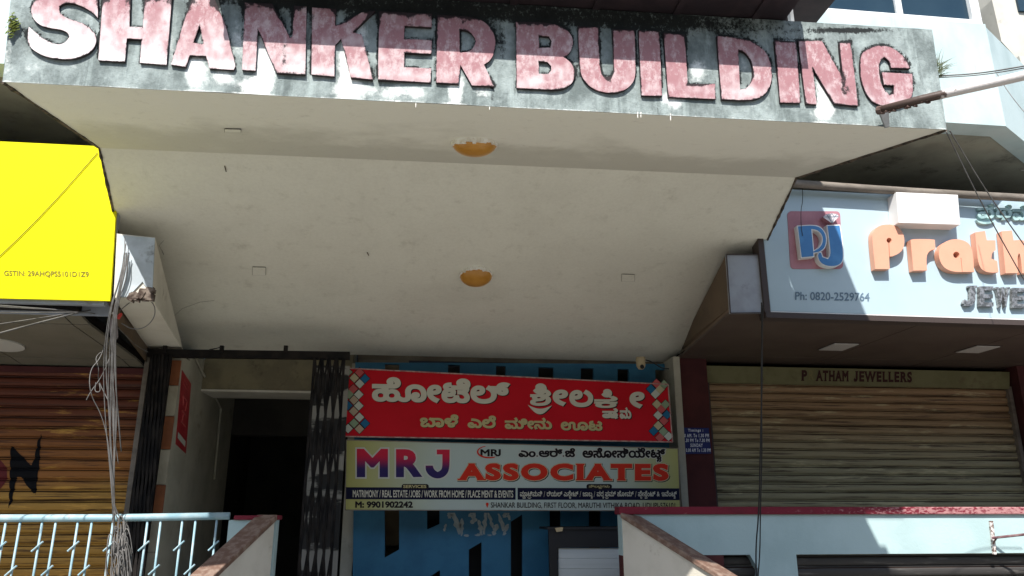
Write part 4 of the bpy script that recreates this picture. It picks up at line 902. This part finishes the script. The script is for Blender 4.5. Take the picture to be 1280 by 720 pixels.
print_('lettering', fit(latin('MATRIMONY / REAL ESTATE / JOBS / WORK FROM HOME / PLACE MENT & EVENTS', .02), 441, 621.6, 641.5, 612.6, .5), M['banner_white'], AB, .003)
print_('lettering', fit(kannada('ಮ್ಯಾಟ್ರಿಮನಿ / ರಿಯಲ್ ಎಸ್ಟೇಟ್ / ಜಾಬ್ಸ್ / ವರ್ಕ್ ಫ್ರಮ್ ಹೋಮ್ / ಪ್ಲೇಸ್ಮೆಂಟ್ & ಇವೆಂಟ್ಸ್', .02), 650, 623.4, 846, 613.4), M['banner_white'], AB, .003)
print_('lettering', fit(latin('M: 9901902242', .045), 444, 635, 516, 626.6), M['banner_black'], AB, .003)
print_('lettering', fit(latin('SHANKAR BUILDING, FIRST FLOOR, MARUTHI VITHIKA ROAD, UDUPI-576101', .014), 613.5, 635.8, 844, 627.8, .6), M['banner_black'], AB, .003)
print_('map_pin', [circle(609, 630, 1.8, 12), [(607.4, 631), (610.6, 631), (609, 635)]], M['banner_red'], AB, .003)
# ---------------------------------------------------------------- blue slotted partition behind the banners
YS = 8.25
BP = thing('slotted_partition', 'dark blue partition with slanted slots behind the two banners', 'partition', P(640, 600, YS))
slots = [[(673, 459), (692, 459.5), (692, 520), (673, 528)], [(726, 460), (742, 460.5), (742, 520), (726, 530)], [(772, 461), (786, 461.5), (786, 515), (772, 524)], [(819, 462), (834, 462), (834, 510), (819, 518)],
         [(481, 455), (499, 455.5), (499, 520), (481, 530)], [(560, 456), (575, 456.4), (575, 515), (560, 524)], [(620, 457), (632, 457.4), (632, 520), (620, 528)],
         [(480.5, 560), (499, 560), (499, 687), (481, 697)], [(533.5, 585), (549.5, 585), (549.5, 655), (534, 662)], [(586, 687), (602, 677.5), (602, 770), (586, 770)], [(638.5, 652), (653, 643), (653, 770), (638.5, 770)],
         [(687, 600), (701, 600), (701, 700), (687, 704)], [(736, 600), (751, 600), (751, 700), (736, 704)], [(537, 721), (550, 712.5), (550, 780), (537, 780)]]
outer = [(444, 453), (838, 455), (846, 790), (440, 790)]
on_wall('slotted_panel', [outer] + slots, YS, .05, M['blue_slats'], BP, eo=True)
obj('lit_back_panel', MB().box(P(440, 600, 8.6).x, P(505, 600, 8.6).x, 8.6, 8.62, P(480, 682, 8.6).z, P(480, 450, 8.6).z), M['back_brown'], BP)
obj('dark_back_panel', MB().box(P(505.5, 600, 8.6).x, P(850, 600, 8.6).x, 8.6, 8.62, TF, P(480, 450, 8.6).z), M['counter_black'], BP)
obj('tan_side_panel', MB().prism([P(432, 640, 8.3), P(444, 640, 8.3), P(441.5, 703, 8.3), P(430, 712, 8.3)], (0, .03, 0)), M['cream_back'], BP)
rt = random.Random(11); tp = []
for cx, top, bot, wd in [(a_, b_, c_, d_ * 2.1) for a_, b_, c_, d_ in ((562, 641, 648, 5), (570, 641, 668, 7), (577, 648, 670, 3), (592, 641, 655, 6), (600, 650, 669, 4), (606, 641, 668, 4), (613, 641, 660, 3), (619, 655, 669, 5), (626, 642, 664, 4), (632, 655, 669, 3.5), (636, 641, 650, 2.5), (583, 668, 671, 5), (556, 655, 664, 2.5), (598, 667, 670, 6), (612, 668, 670, 5), (588, 641, 646, 4), (631, 641, 647, 4))]:
    n_ = 8; L = []
    sk = rt.uniform(-.35, .35)
    for i in range(n_): t = i / (n_ - 1); L.append((cx - wd * .5 * (1 - abs(t - .5)) * rt.uniform(.2, 1) + sk * (t - .5) * (bot - top), top + (bot - top) * t))
    for i in range(n_): t = 1 - i / (n_ - 1); L.append((cx + wd * .5 * (1 - abs(t - .5)) * rt.uniform(.2, 1) + .3 + sk * (t - .5) * (bot - top), top + (bot - top) * t))
    tp.append(L)
tpo = thing('torn_poster', 'scraps of a torn white poster stuck below the MRJ banner', 'poster', P(595, 655, YS))
for L in tp: on_wall('paper_scrap', [L], YS - .004, 0, M['paper'], tpo, eo=True)
# counter
CT = thing('counter', 'black framed counter front with pale grey boards at the stair head', 'counter', P(730, 700, 7.5))
YC = 7.5
obj('frame', MB().prism([P(686, 662, YC), P(800, 660, YC), P(800, 684, YC), P(697, 684.5, YC), P(699, 790, YC), P(689, 790, YC)], (0, .05, 0)), M['counter_black'], CT)
obj('counter_top', MB().box(P(684, 660, YC).x, P(800, 660, YC).x, YC - .02, YC + .5, P(700, 662, YC).z, P(700, 659, YC).z), M['counter_black'], CT)
for i in range(6):
    y0_, y1_ = 685 + i * 13, 685 + (i + 1) * 13 - .15
    obj('board', MB().prism([P(698, y0_, YC + .03), P(800, y0_, YC + .03), P(800, y1_, YC + .03), P(698 + .1, y1_, YC + .03)], (0, .02, 0)), M['counter_white'], CT, bevel=.003)
obj('packing_scrap', MB().prism([P(694, 660, YC - .05), P(704, 659, YC - .05), P(703, 664, YC - .05), P(696, 665, YC - .05)], (0, .03, 0)), M['cream_back'], CT)
# timings plate
TP = tag(obj('timings_plate', MB().prism([P(852, 534.5, 8.03), P(886, 535, 8.03), P(889, 567, 8.03), P(855, 567.5, 8.03)], (0, .012, 0)), M['blue_notice']), 'small dark blue plate of opening times on the maroon pillar', 'notice')
for i, (tx, xa, xb) in enumerate((('Timings :', 860, 879), ('10 AM. To 1.30 PM', 853.8, 886.2), ('3.30 PM To 7.30 PM', 854.4, 887), ('SUNDAY', 863, 878.5), ('10.00 AM To 1.30 PM', 856, 888.3))):
    yy = 540.5 + i * 6.1; on_wall('lettering', fit(latin(tx, .03, .03), xa, yy, xb, yy - 4.4), 8.027, 0, M['notice_ink'], TP)
# ---------------------------------------------------------------- yellow sign
YY = 5.9
YSg = thing('yellow_signboard', 'bright yellow shop signboard with a small GSTIN line, at the left edge', 'signboard', P(60, 280, YY))
zt_, zb_ = P(60, 182.5, YY).z, P(60, 375, YY).z
obj('panel', MB().prism([P(150, 184, YY), P(137.5, 376, YY), (-8.4, YY, zb_ - .03), (-8.4, YY, zt_)], (0, .025, 0)), M['yellow'], YSg)
obj('lettering', wall_shape(fit(latin('GSTIN: 29AHQPS5101D1Z9', .016), 5, 345.8, 111, 338, 1.6), YY - .003), M['ink_olive'], YSg)
obj('back_tray', MB().box(-8.4, P(139, 376, YY + .1).x - .02, YY + .03, YY + .08, zb_ - .02, zt_ - .05), M['grey_panel'], YSg)
# seam scratch = thin cable in front of the sign
def wire(px, r, mt, name='cable', parent=None, n_=5, sm=3):
    pts = [P(*p) for p in px]
    for _ in range(sm if len(pts) > 2 else 0):
        q_ = [pts[0]]
        for i in range(len(pts) - 1): q_ += [pts[i] * .75 + pts[i + 1] * .25, pts[i] * .25 + pts[i + 1] * .75]
        pts = q_ + [pts[-1]]
    return obj(name, MB().tube(pts, r, n_), mt, parent, smooth=True)
tag(wire([(122, 191, 5.893), (60, 262, 5.893), (-20, 340, 5.893), (-120, 420, 5.893)], .0028, M['cable_black']), 'thin black cable slanting across the yellow signboard', 'cable')
dl = tag(obj('round_ceiling_light', MB(), M['light_disc']) if False else None or bpy.data.objects.new('tmp', None)); bpy.data.objects.remove(dl)
c = P(-2, 429, 6.9); nrm = Vector((0, (zC - zA), -(7.6 - 5.97))).normalized()
tag(obj('round_ceiling_light', MB().prism([p for p in disc_pts(c, nrm, .2, 28)], nrm * .02), M['light_disc']), 'round flush ceiling light in the panels below the yellow signboard', 'light')
# ---------------------------------------------------------------- collapsible gates
GG = 'folded collapsible gates'
zt_ = P(320, 446, 7.45).z
TK = thing('gate_track', 'dark steel gate track with small hangers above the stair passage', 'gate track', P(310, 440, 7.45))
obj('track_channel', MB().prism([P(184, 436, 7.45), P(437, 439.5, 7.45), P(437, 449, 7.45), P(184, 446, 7.45)], (0, .06, 0)), M['black_metal'], TK)
for x in (206, 277, 357):
    obj('hanger', MB().box(P(x - 2.3, 436, 7.44).x, P(x + 2.3, 436, 7.44).x, 7.43, 7.47, P(x, 440, 7.44).z, P(x, 432, 7.44).z), M['black_metal'], TK)
wire([(276, 434, 7.4), (268, 436, 7.38), (262, 437, 7.4)], .006, M['cable_black'], 'hanger_wire', TK)
def gate(label, x0, x1, nb, Y, lattice, name='collapsible_gate'):
    t = thing(name, label, 'gate', ((x0 + x1) / 2, Y, TF), GG); zt2 = zt_; w_ = (x1 - x0) / (nb - 1)
    for i in range(nb):
        x = x0 + w_ * i; m = MB().box(x - .011, x + .011, Y - .012, Y, TF, zt2).box(x - .011, x - .006, Y, Y + .02, TF, zt2).box(x + .006, x + .011, Y, Y + .02, TF, zt2)
        obj('channel', m, M['gate_metal'], t)
    H_ = .62
    for i in range(nb - 1):
        a_, b_ = x0 + w_ * i, x0 + w_ * (i + 1); k = 0; z_ = TF + .03
        while z_ + H_ < zt2 + .3:
            z1 = min(z_ + H_, zt2 - .01); fr = (z1 - z_) / H_
            for s, yo in ((0, -.018), (1, -.026)):
                p, q_ = ((a_, z_), (a_ + (b_ - a_) * fr, z1)) if s == 0 else ((b_, z_), (b_ + (a_ - b_) * fr, z1))
                wd = .010
                obj('lattice_strip', MB().prism([(p[0] - wd, Y + yo, p[1]), (p[0] + wd, Y + yo, p[1]), (q_[0] + wd, Y + yo, q_[1]), (q_[0] - wd, Y + yo, q_[1])], (0, .005, 0)), M['gate_metal'], t)
            z_ += H_
    return t
gate('tightly folded black collapsible gate beside the mustard shutter', P(190, 450, 7.45).x, P(213, 450, 7.45).x, 6, 7.45, False)
gate('folded grey lattice gate standing just left of the two banners', P(393, 450, 7.45).x, P(430, 450, 7.45).x, 5, 7.45, True)
obj('gate_backing', MB().box(P(393, 450, 7.6).x, P(436, 450, 7.6).x, 7.72, 7.74, TF, zt_ - .02), mat('pale_grey_board', (.30, .29, .26, 1), (.03, .03, .03, 1), 3.5, (.3, 1, 1), lo=.45, hi=.5), B)
obj('shutter_post', MB().box(P(181, 450, 7.5).x, P(187, 450, 7.5).x, 7.5, 7.6, TF, zt_), M['ledge'], B)
# poster on the passage wall
def PX(x, y, X):
    r = ray(x, y); t = X / r.x; return Vector((X, r.y * t, r.z * t + EYE))
xw = xl + .004
pq = [PX(227.5, 462, xw), PX(239, 480, xw), PX(232.5, 567, xw), PX(219.5, 555, xw)]
ps = tag(obj('wall_poster', MB().prism(pq, (-.003, 0, 0)), M['poster_red']), 'red poster pasted on the cream wall inside the stair passage', 'poster')
pu, pv = pq[1] - pq[0], pq[3] - pq[0]
def on_poster(u, v): return pq[0] + pu * u + pv * v + Vector((.002, 0, 0))
m = MB(); m.face(on_poster(.12, .82), on_poster(.9, .82), on_poster(.9, .9), on_poster(.12, .9)); obj('white_strip', m, M['d_white'], ps)
for (u0, v0, u1, v1, w_) in ((.25, .08, .75, .10, 1), (.2, .14, .6, .16, 1), (.3, .3, .7, .3, 2), (.3, .3, .35, .42, 2), (.7, .3, .6, .45, 2), (.3, .5, .7, .5, 2), (.5, .5, .4, .62, 2), (.3, .65, .75, .64, 2)):
    obj('print_stroke', MB().tube([on_poster(u0, v0), on_poster(u1, v1)], .006 * w_ * .7, 4), M['d_pink'], ps)
# ---------------------------------------------------------------- cctv
cc = thing('security_camera', 'small yellowed dome security camera under the canopy above the red banner', 'camera', P(801, 447, 7.8))
c = P(801, 455, 7.8)
m = MB(); prof = [(.0, .075), (.05, .072), (.052, .03), (.047, .01), (.05, -.0), (.045, -.03), (.028, -.055), (.0, -.062)]; n_ = 16
for r_, z_ in prof:
    for i in range(n_): q_ = 2 * math.pi * i / n_; m.v.append((c.x + r_ * math.cos(q_), c.y + r_ * math.sin(q_), c.z + z_))
for j in range(len(prof) - 1):
    for i in range(n_): i2 = (i + 1) % n_; m.f.append((j * n_ + i2, j * n_ + i, (j + 1) * n_ + i, (j + 1) * n_ + i2))
obj('housing', m, M['beige_plastic'], cc, smooth=True)
obj('lens', MB().tube([c + Vector((0, -.03, -.028)), c + Vector((0, -.055, -.045))], [.022, .02], 12), M['counter_black'], cc)
wire([(803, 449, 7.82), (815, 452, 7.85), (826, 460, 7.9), (836, 461, 7.95)], .007, M['cable_black'], 'lead', cc)
# ---------------------------------------------------------------- pipe arm and rust
y_end = 2.9
arm = thing('lamp_arm', 'white pipe arm with a rusty end, rising from the canopy front past the letter G', 'pipe', P(1103, 138, 3.7))
a_, b_ = P(1101, 137, 3.70), P(1400, 66, 3.0)
obj('pipe', MB().tube([a_, a_ * .8 + b_ * .2 + Vector((0, 0, .004)), (a_ + b_) / 2, b_], [.022, .024, .026, .027], 14), M['rust_pipe'], arm, smooth=True)
obj('bracket', MB().prism([P(1099, 139, 3.74), P(1111, 136, 3.74), P(1112, 158, 3.79), P(1107, 159, 3.79)], (0, .012, 0)), M['post_grey'], arm)
m = MB(); rq = random.Random(3)
for i in range(26):
    t = rq.random() ** 1.6 * .26; p = a_ * (1 - t) + b_ * t + Vector((rq.gauss(0, .006), -.008, -.019 + rq.gauss(0, .005))); s_ = rq.uniform(.005, .012)
    m.prism([p + Vector((-s_, 0, -s_ * .5)), p + Vector((s_, 0, -s_ * .6)), p + Vector((s_ * .4, 0, s_)), p + Vector((-s_ * .7, 0, s_ * .6))], (0, .012, 0))
obj('rust_flake', m, M['rust'], arm)
obj('clamp', MB().tube([P(1098, 138, 3.72), P(1104, 137, 3.69)], .026, 10), M['rust'], arm)
for i, (px, rr_) in enumerate((([(1170, 95, 3.95), (1225, 92, 3.8), (1290, 81, 3.5), (1400, 60, 3.1)], .0045), ([(1172, 97, 3.95), (1228, 94, 3.82), (1290, 83.5, 3.5), (1400, 64, 3.1)], .0035))):
    tag(wire(px, rr_, M['cable']), ['upper of two thin cables running right from the canopy end above the pipe arm', 'lower of two thin cables running right from the canopy end above the pipe arm'][i], 'cable')
for i, px in enumerate(([(1183, 165, 3.85), (1222, 245, 4.4), (1262, 318, 4.8), (1320, 420, 5.2)], [(1187, 163, 3.85), (1232, 238, 4.3), (1280, 306, 4.6), (1340, 390, 5.0)])):
    tag(wire(px, .0042, M['cable']), ['left of two thin wires dropping from the canopy corner across the blue signboard', 'right of two thin wires dropping from the canopy corner across the blue signboard'][i], 'wire')
tag(wire([(1003, 236, 5.95), (1003.5, 252, 5.93), (1001, 262, 5.93), (1001.5, 285, 5.92), (1003.5, 295, 5.92)], .003, M['cable_black']), 'short black wire hanging over the PJ logo', 'wire')
tag(wire([(952, 378, 5.9), (953, 470, 6.1), (950.5, 560, 6.2), (949, 640, 6.35), (944, 690, 6.3), (948, 760, 6.2)], .0065, M['cable_black']), 'left of two black cables hanging in front of the jewellers shutter', 'cable')
tag(wire([(954, 380, 5.9), (951, 470, 6.1), (953, 560, 6.2), (950.5, 640, 6.35), (950, 700, 6.3), (943, 760, 6.2)], .0055, M['cable_black']), 'right of two black cables hanging in front of the jewellers shutter', 'cable')
tag(wire([(1200, 0, 4.6), (1222, 70, 4.9), (1250, 150, 5.2)], .002, M['cable']) if False else wire([(1246, 92, 5.0), (1262, 118, 4.9), (1290, 152, 4.7)], .003, M['cable']), 'thin wire slanting down behind the pipe arm at the right edge', 'wire')
# cable bundle on the left
CB = thing('cable_bundle', 'tangled bundle of grey cables hanging from the canopy down over the railing', 'cables', P(148, 640, 6.35))
rc = random.Random(21)
for k in range(13):
    dx = rc.uniform(-7, 7); top = rc.uniform(296, 325); px = [(152 + dx * .5 + rc.uniform(0, 10), top, 5.86), (153 + dx * .6 + rc.uniform(-3, 5), 345, 5.85), (143 + dx, 385, 5.9), (139 + dx * 1.2 + rc.uniform(-3, 3), 450, 6.05), (140 + dx * 1.1 + rc.uniform(-4, 4), 520, 6.2), (141 + dx * .5, 590, 6.3), (143 + dx * .3, 640, 6.4)]
    for j in range(rc.randint(2, 5)): px.append((152 + rc.uniform(-13, 14), 660 + j * 16 + rc.uniform(-8, 8), 6.42 + rc.uniform(-.04, .04)))
    px.append((150 + rc.uniform(-12, 18), 735, 6.4))
    if k > 8: px = px[:rc.randint(4, 6)] + [(px[4][0] + rc.uniform(-8, 8), px[4][1] + rc.uniform(15, 60), 6.3)]
    wire(px, rc.choice([.003, .0038, .0052]), M[rc.choice(['cable', 'cable_light', 'cable_light'])], 'cable', CB, sm=2)
for k in range(20):
    cx, cy = 150 + rc.gauss(0, 6), rc.uniform(655, 725); L = []
    for j in range(6): an = 1.5 + j * .95 + rc.random() * .6; L.append((cx + (4 + 4 * rc.random()) * math.cos(an), cy + (22 + 12 * rc.random()) * math.sin(an), 6.4 + rc.uniform(-.05, .02)))
    wire(L, rc.choice([.0034, .0045]), M[rc.choice(['cable', 'cable', 'cable_light'])], 'cable', CB, sm=2)
for L in ([(134, 420, 6.2), (126, 448, 6.15), (112, 462, 6.1), (112, 492, 6.1), (128, 520, 6.2), (137, 560, 6.25), (140, 620, 6.3)], [(138, 425, 6.2), (133, 436, 6.2), (118, 446, 6.15), (124, 460, 6.15), (122, 475, 6.2), (135, 500, 6.2)], [(140, 440, 6.2), (128, 470, 6.2), (113, 490, 6.15), (108, 500, 6.15)], [(120, 478, 6.15), (118, 490, 6.15), (126, 490, 6.15), (124, 479, 6.15)], [(150, 388, 6.1), (170, 372, 6.0), (192, 376, 6.0), (195, 395, 6.0), (182, 410, 6.05), (165, 412, 6.1), (152, 404, 6.1)], [(185, 440, 7.0), (170, 432, 6.8), (158, 420, 6.5), (148, 410, 6.2)], [(186, 372, 6.4), (172, 371, 6.3), (158, 380, 6.2), (146, 372, 6.2)]):
    wire(L, .0036, M['cable_light'], 'cable', CB)
obj('red_tape', MB().tube([P(146, 397, 6.12), P(151, 393, 6.1), P(148, 399, 6.1)], [.012, .014, .008], 6), M['red_tape'], CB)
obj('yellow_tape', MB().tube([P(128, 383, 6.15), P(134, 378, 6.13), P(140, 375, 6.15)], [.008, .014, .008], 6), M['yellow_tape'], CB)
obj('clip', MB().box(P(134, 390, 6.1).x, P(142, 390, 6.1).x, 6.08, 6.12, P(138, 392, 6.1).z, P(138, 390.4, 6.1).z), M['white_trim'], CB)
obj('grey_duct', MB().prism([P(134, 385, 6.22), P(144, 380, 6.22), P(146, 420, 6.22), P(139, 432, 6.22)], (0, .03, 0)), mat('grey_pink_duct', (.30, .27, .28, 1)), CB)
for i, (L, lab) in enumerate((([(138, 393, 6.15), (80, 388, 6.0), (0, 382, 5.7), (-120, 372, 5.3)], 'uppermost of the grey cables running left below the yellow signboard'), ([(138, 391, 6.15), (60, 387, 5.95), (-10, 383, 5.6), (-120, 377, 5.2)], 'second grey cable from the top running left below the yellow signboard'), ([(130, 384, 6.15), (80, 395, 5.9), (0, 416, 5.5), (-100, 445, 5.0)], 'lowest pale cable sloping down to the left below the yellow signboard'), ([(108, 388, 6.1), (60, 396, 5.9), (0, 405, 5.6), (-100, 420, 5.2)], 'darker cable between the flat and the sloping cables below the yellow signboard'), ([(134, 392, 6.15), (124, 394, 6.1), (110, 390, 6.0), (40, 391, 5.8), (-60, 390, 5.4)], 'loosely sagging grey cable below the yellow signboard'))):
    tag(wire(L, .006 if i in (0, 2) else .004, M['cable'] if i == 3 else M['cable_light']), lab, 'cable', 'cables below the yellow signboard')
rb = MB(); rx = random.Random(8)
for i in range(34):
    t = .25 + .75 * rx.random(); x, y = 150 + 42 * t, 372 - 2 - 26 * max(0, t - .45) * rx.random() + rx.uniform(-2, 4) ; p = P(min(x, 190), y, Yb - .03 + rx.uniform(0, .02)); s_ = rx.uniform(.01, .032)
    rb.prism([p + Vector((-s_, 0, -s_ * rx.random())), p + Vector((s_ * rx.random(), 0, -s_)), p + Vector((s_, 0, s_ * rx.random())), p + Vector((-s_ * rx.random(), 0, s_))], (0, .03, 0))
tag(obj('masonry_debris', rb, M['rubble']), 'lump of broken brown masonry in the niche beside the yellow signboard', 'debris', kind='stuff')
# ---------------------------------------------------------------- railing, parapet, stair
YR = 6.5
RL = thing('railing', 'light blue pipe railing with welded tabs along the terrace edge', 'railing', (-3, YR, TF))
xa, xb = -8.4, P(287, 647, YR).x; zr_ = P(100, 647.5, YR).z
obj('top_rail', MB().tube([(xa, YR, zr_ - .01), (P(140, 647, YR).x, YR, zr_), (xb, YR, zr_ + .015)], .029, 12), M['rail_paint'], RL, smooth=True)
obj('bottom_rail', MB().tube([(xa, YR, TF + .08), (xb, YR, TF + .08)], .02, 8), M['rail_paint'], RL, smooth=True)
m = MB().tube([(0, 0, -.01), (0, 0, -(zr_ - TF) + .08)], .0092, 7); me = bpy.data.meshes.new('baluster'); me.from_pydata(m.v, [], m.f); me.materials.append(M['rail_paint']); me.shade_smooth()
m = MB().tube([(-.036, -.012, -.036), (.036, -.012, .036)], .0075, 6); mt_ = bpy.data.meshes.new('tab'); mt_.from_pydata(m.v, [], m.f); mt_.materials.append(M['rail_paint'])
bx = [7, 25, 52.5, 69.5, 97, 114.5, 141, 184, 200.5, 227.5, 244, 270.5]; Xb = [P(x, 655, YR).x for x in bx]
step = (Xb[4] - Xb[2]); xk = Xb[0] - step + (Xb[1] - Xb[0]); xs_ = []
kk = 0
while Xb[0] - step * (kk + 1) > -8.3:
    xs_ += [Xb[1] - step * (kk + 1), Xb[0] - step * (kk + 1)]; kk += 1
lev = {7: 0, 25: 1, 52.5: 0, 69.5: 1, 97: 0, 114.5: 1, 141: 0, 184: 0, 200.5: 1, 227.5: 0, 244: 1, 270.5: 0}
zt0, zt1 = P(50, 683, YR).z, P(62, 713, YR).z
for i, X in enumerate(Xb + xs_):
    o = link('baluster', me, RL, (X, YR, zr_)); l0 = lev[bx[i]] if i < len(bx) else (1 - (i - len(bx)) % 2)
    zc = zt1 if l0 else zt0
    while zc > TF + .15:
        link('tab', mt_, o, (X, YR - .004, zc)); zc -= (zt0 - zt1) * 2
# parapet
PW = thing('parapet_wall', 'pale blue terrace parapet with worn maroon coping, right of the stair', 'wall', (4, YR, G0))
zc0, zc1 = P(1000, 643, YR).z, P(1000, 633.5, YR).z; xp = P(776, 640, YR).x; zo = P(1000, 693, YR).z
obj('coping', MB().box(xp - .02, 9.5, YR - .03, YR + .14, zc0, zc1), M['coping'], PW, bevel=.008)
W_ = MB(); xo = [P(905, 700, YR).x, P(945, 700, YR).x, P(996, 700, YR).x]
W_.box(xp, 9.5, YR, YR + .12, zo, zc0 - .001); obj('wall_band', W_, M['parapet'], PW)
obj('pier', MB().box(xp, xo[0], YR + .002, YR + .122, G0, zo), M['maroon'], PW)
obj('pier', MB().prism([(xo[1] - .05, YR + .001, zo), (xo[2], YR + .001, zo), (xo[2], YR + .001, G0), (xo[1] + .015, YR + .001, G0), (xo[1] + .015, YR + .001, zo - .12)], (0, .12, 0)), M['parapet'], PW)
shutter('roller_shutter', 'narrow black weathered shutter below the parapet, beside the stair wall', xo[0], xo[1] + .02, YR + .1, zo, G0, .09, M['shutter_black'], SH)
sq = shutter('roller_shutter', 'wide black weathered shutter below the parapet at bottom right', xo[2], 9.0, YR + .1, zo - .012, G0, .09, M['shutter_black'], SH)
obj('basement_wall', MB().box(xp, 9.5, YR + .13, YR + .2, G0, TF - .16), M['dark_room'], PW)
obj('terrace_edge', MB().box(-9, P(287, 647, YR).x, YR, YR + .12, G0, TF), M['parapet'], PW)
# post and stair walls
ST = thing('staircase', 'stair from the street up to the passage between cream side walls', 'stairs', (.3, 5.2, G0))
pl0, pl1 = P(286, 650, YR).x, P(346, 650, YR).x; zpt = P(320, 650, YR).z
obj('newel_wall', MB().box(pl0, pl1, YR + .002, YR + .12, G0, zpt), M['parapet'], ST)
obj('newel_cap', MB().box(pl0 + .04, pl1 + .02, YR - .02, YR + .13, zpt + .001, zpt + .035), M['coping'], ST, bevel=.006)
def stringer(A, Bp, out, name):
    """side wall of the stair with a brown sloping cap; A top, Bp a lower point on the cap line"""
    d_ = Bp - A; k = (A.z - (G0 + .9)) / (A.z - Bp.z); E_ = A + d_ * k; nrm = Vector((d_.y, -d_.x, 0)).normalized() * (.13 if out > 0 else -.13)
    if nrm.x * out < 0: nrm = -nrm
    obj('side_wall', MB().prism([A - Vector((0, 0, .045)), E_ - Vector((0, 0, .045)), (E_.x, E_.y, G0), (A.x, A.y, G0)], nrm), M['stringer'], ST)
    o_ = nrm.normalized() * -.022
    obj('sloping_cap', MB().prism([A + o_, E_ + o_, E_ + o_ - Vector((0, 0, .046)), A + o_ - Vector((0, 0, .046))], nrm - o_ * 2.2), M['capstone'], ST, bevel=.008)
stringer(P(777, 640, YR - .01), P(905, 720, 5.67), 1, 'r')
stringer(P(344, 643, YR - .03), P(262, 720, 5.7), -1, 'l')
N_ = 9
for i in range(N_):
    z_ = TF - (i + 1) * (TF / (N_ + 0)); y1 = YR - i * .29; 
    sp = .5 * (i + 1) * .29 / .83; 
    obj('step', MB().box(P(346, 650, YR).x + .01 - .12 * i * .29 / .8 * 2, xp + .15 * i * .3, y1 - .29, y1 + .02, G0, max(z_, .02)), M['floor'], ST)
# rusty bracket on the parapet
RBk = thing('rusty_bracket', 'rusty bracket with a maroon arm fixed to the sunlit parapet', 'bracket', P(1241, 690, YR))
obj('upright', MB().prism([P(1237.5, 651, YR - .02), P(1241.5, 651, YR - .02), P(1246, 693, YR - .02), P(1242, 693, YR - .02)], (0, .018, 0)), mat('flaking_white_paint_over_rust', (.62, .58, .55, 1), (.12, .07, .055, 1), 34, lo=.5, hi=.56), RBk)
obj('arm', MB().tube([P(1240, 672.5, YR - .04), P(1300, 666, 6.2)], .011, 6), mat('maroon_arm_paint', (.16, .08, .09, 1), (.25, .17, .17, 1), 20), RBk)
obj('strut', MB().tube([P(1241, 680, YR - .03), P(1246, 672, YR - .06)], .008, 6), M['rust'], RBk)

# ---------------------------------------------------------------- the other side of the street (behind the photographer)
OB = thing('opposite_building', 'plain three storey building across the street', 'building', (0, -15, 0))
obj('wall', MB().box(-45, 45, -24, -15, G0, 10), mat('opposite_wall_paint', (.38, .35, .29, 1), (.3, .28, .23, 1), .6), OB)
wm = MB().box(-.7, .7, -.03, 0, 0, 1.5); om = bpy.data.meshes.new('window'); om.from_pydata(wm.v, [], wm.f); om.materials.append(M['glass'])
for fl in range(3):
    for i in range(18): link('window', om, OB, (-42 + i * 5, -14.98, 1.1 + fl * 3.1)).rotation_euler = (0, 0, math.pi)
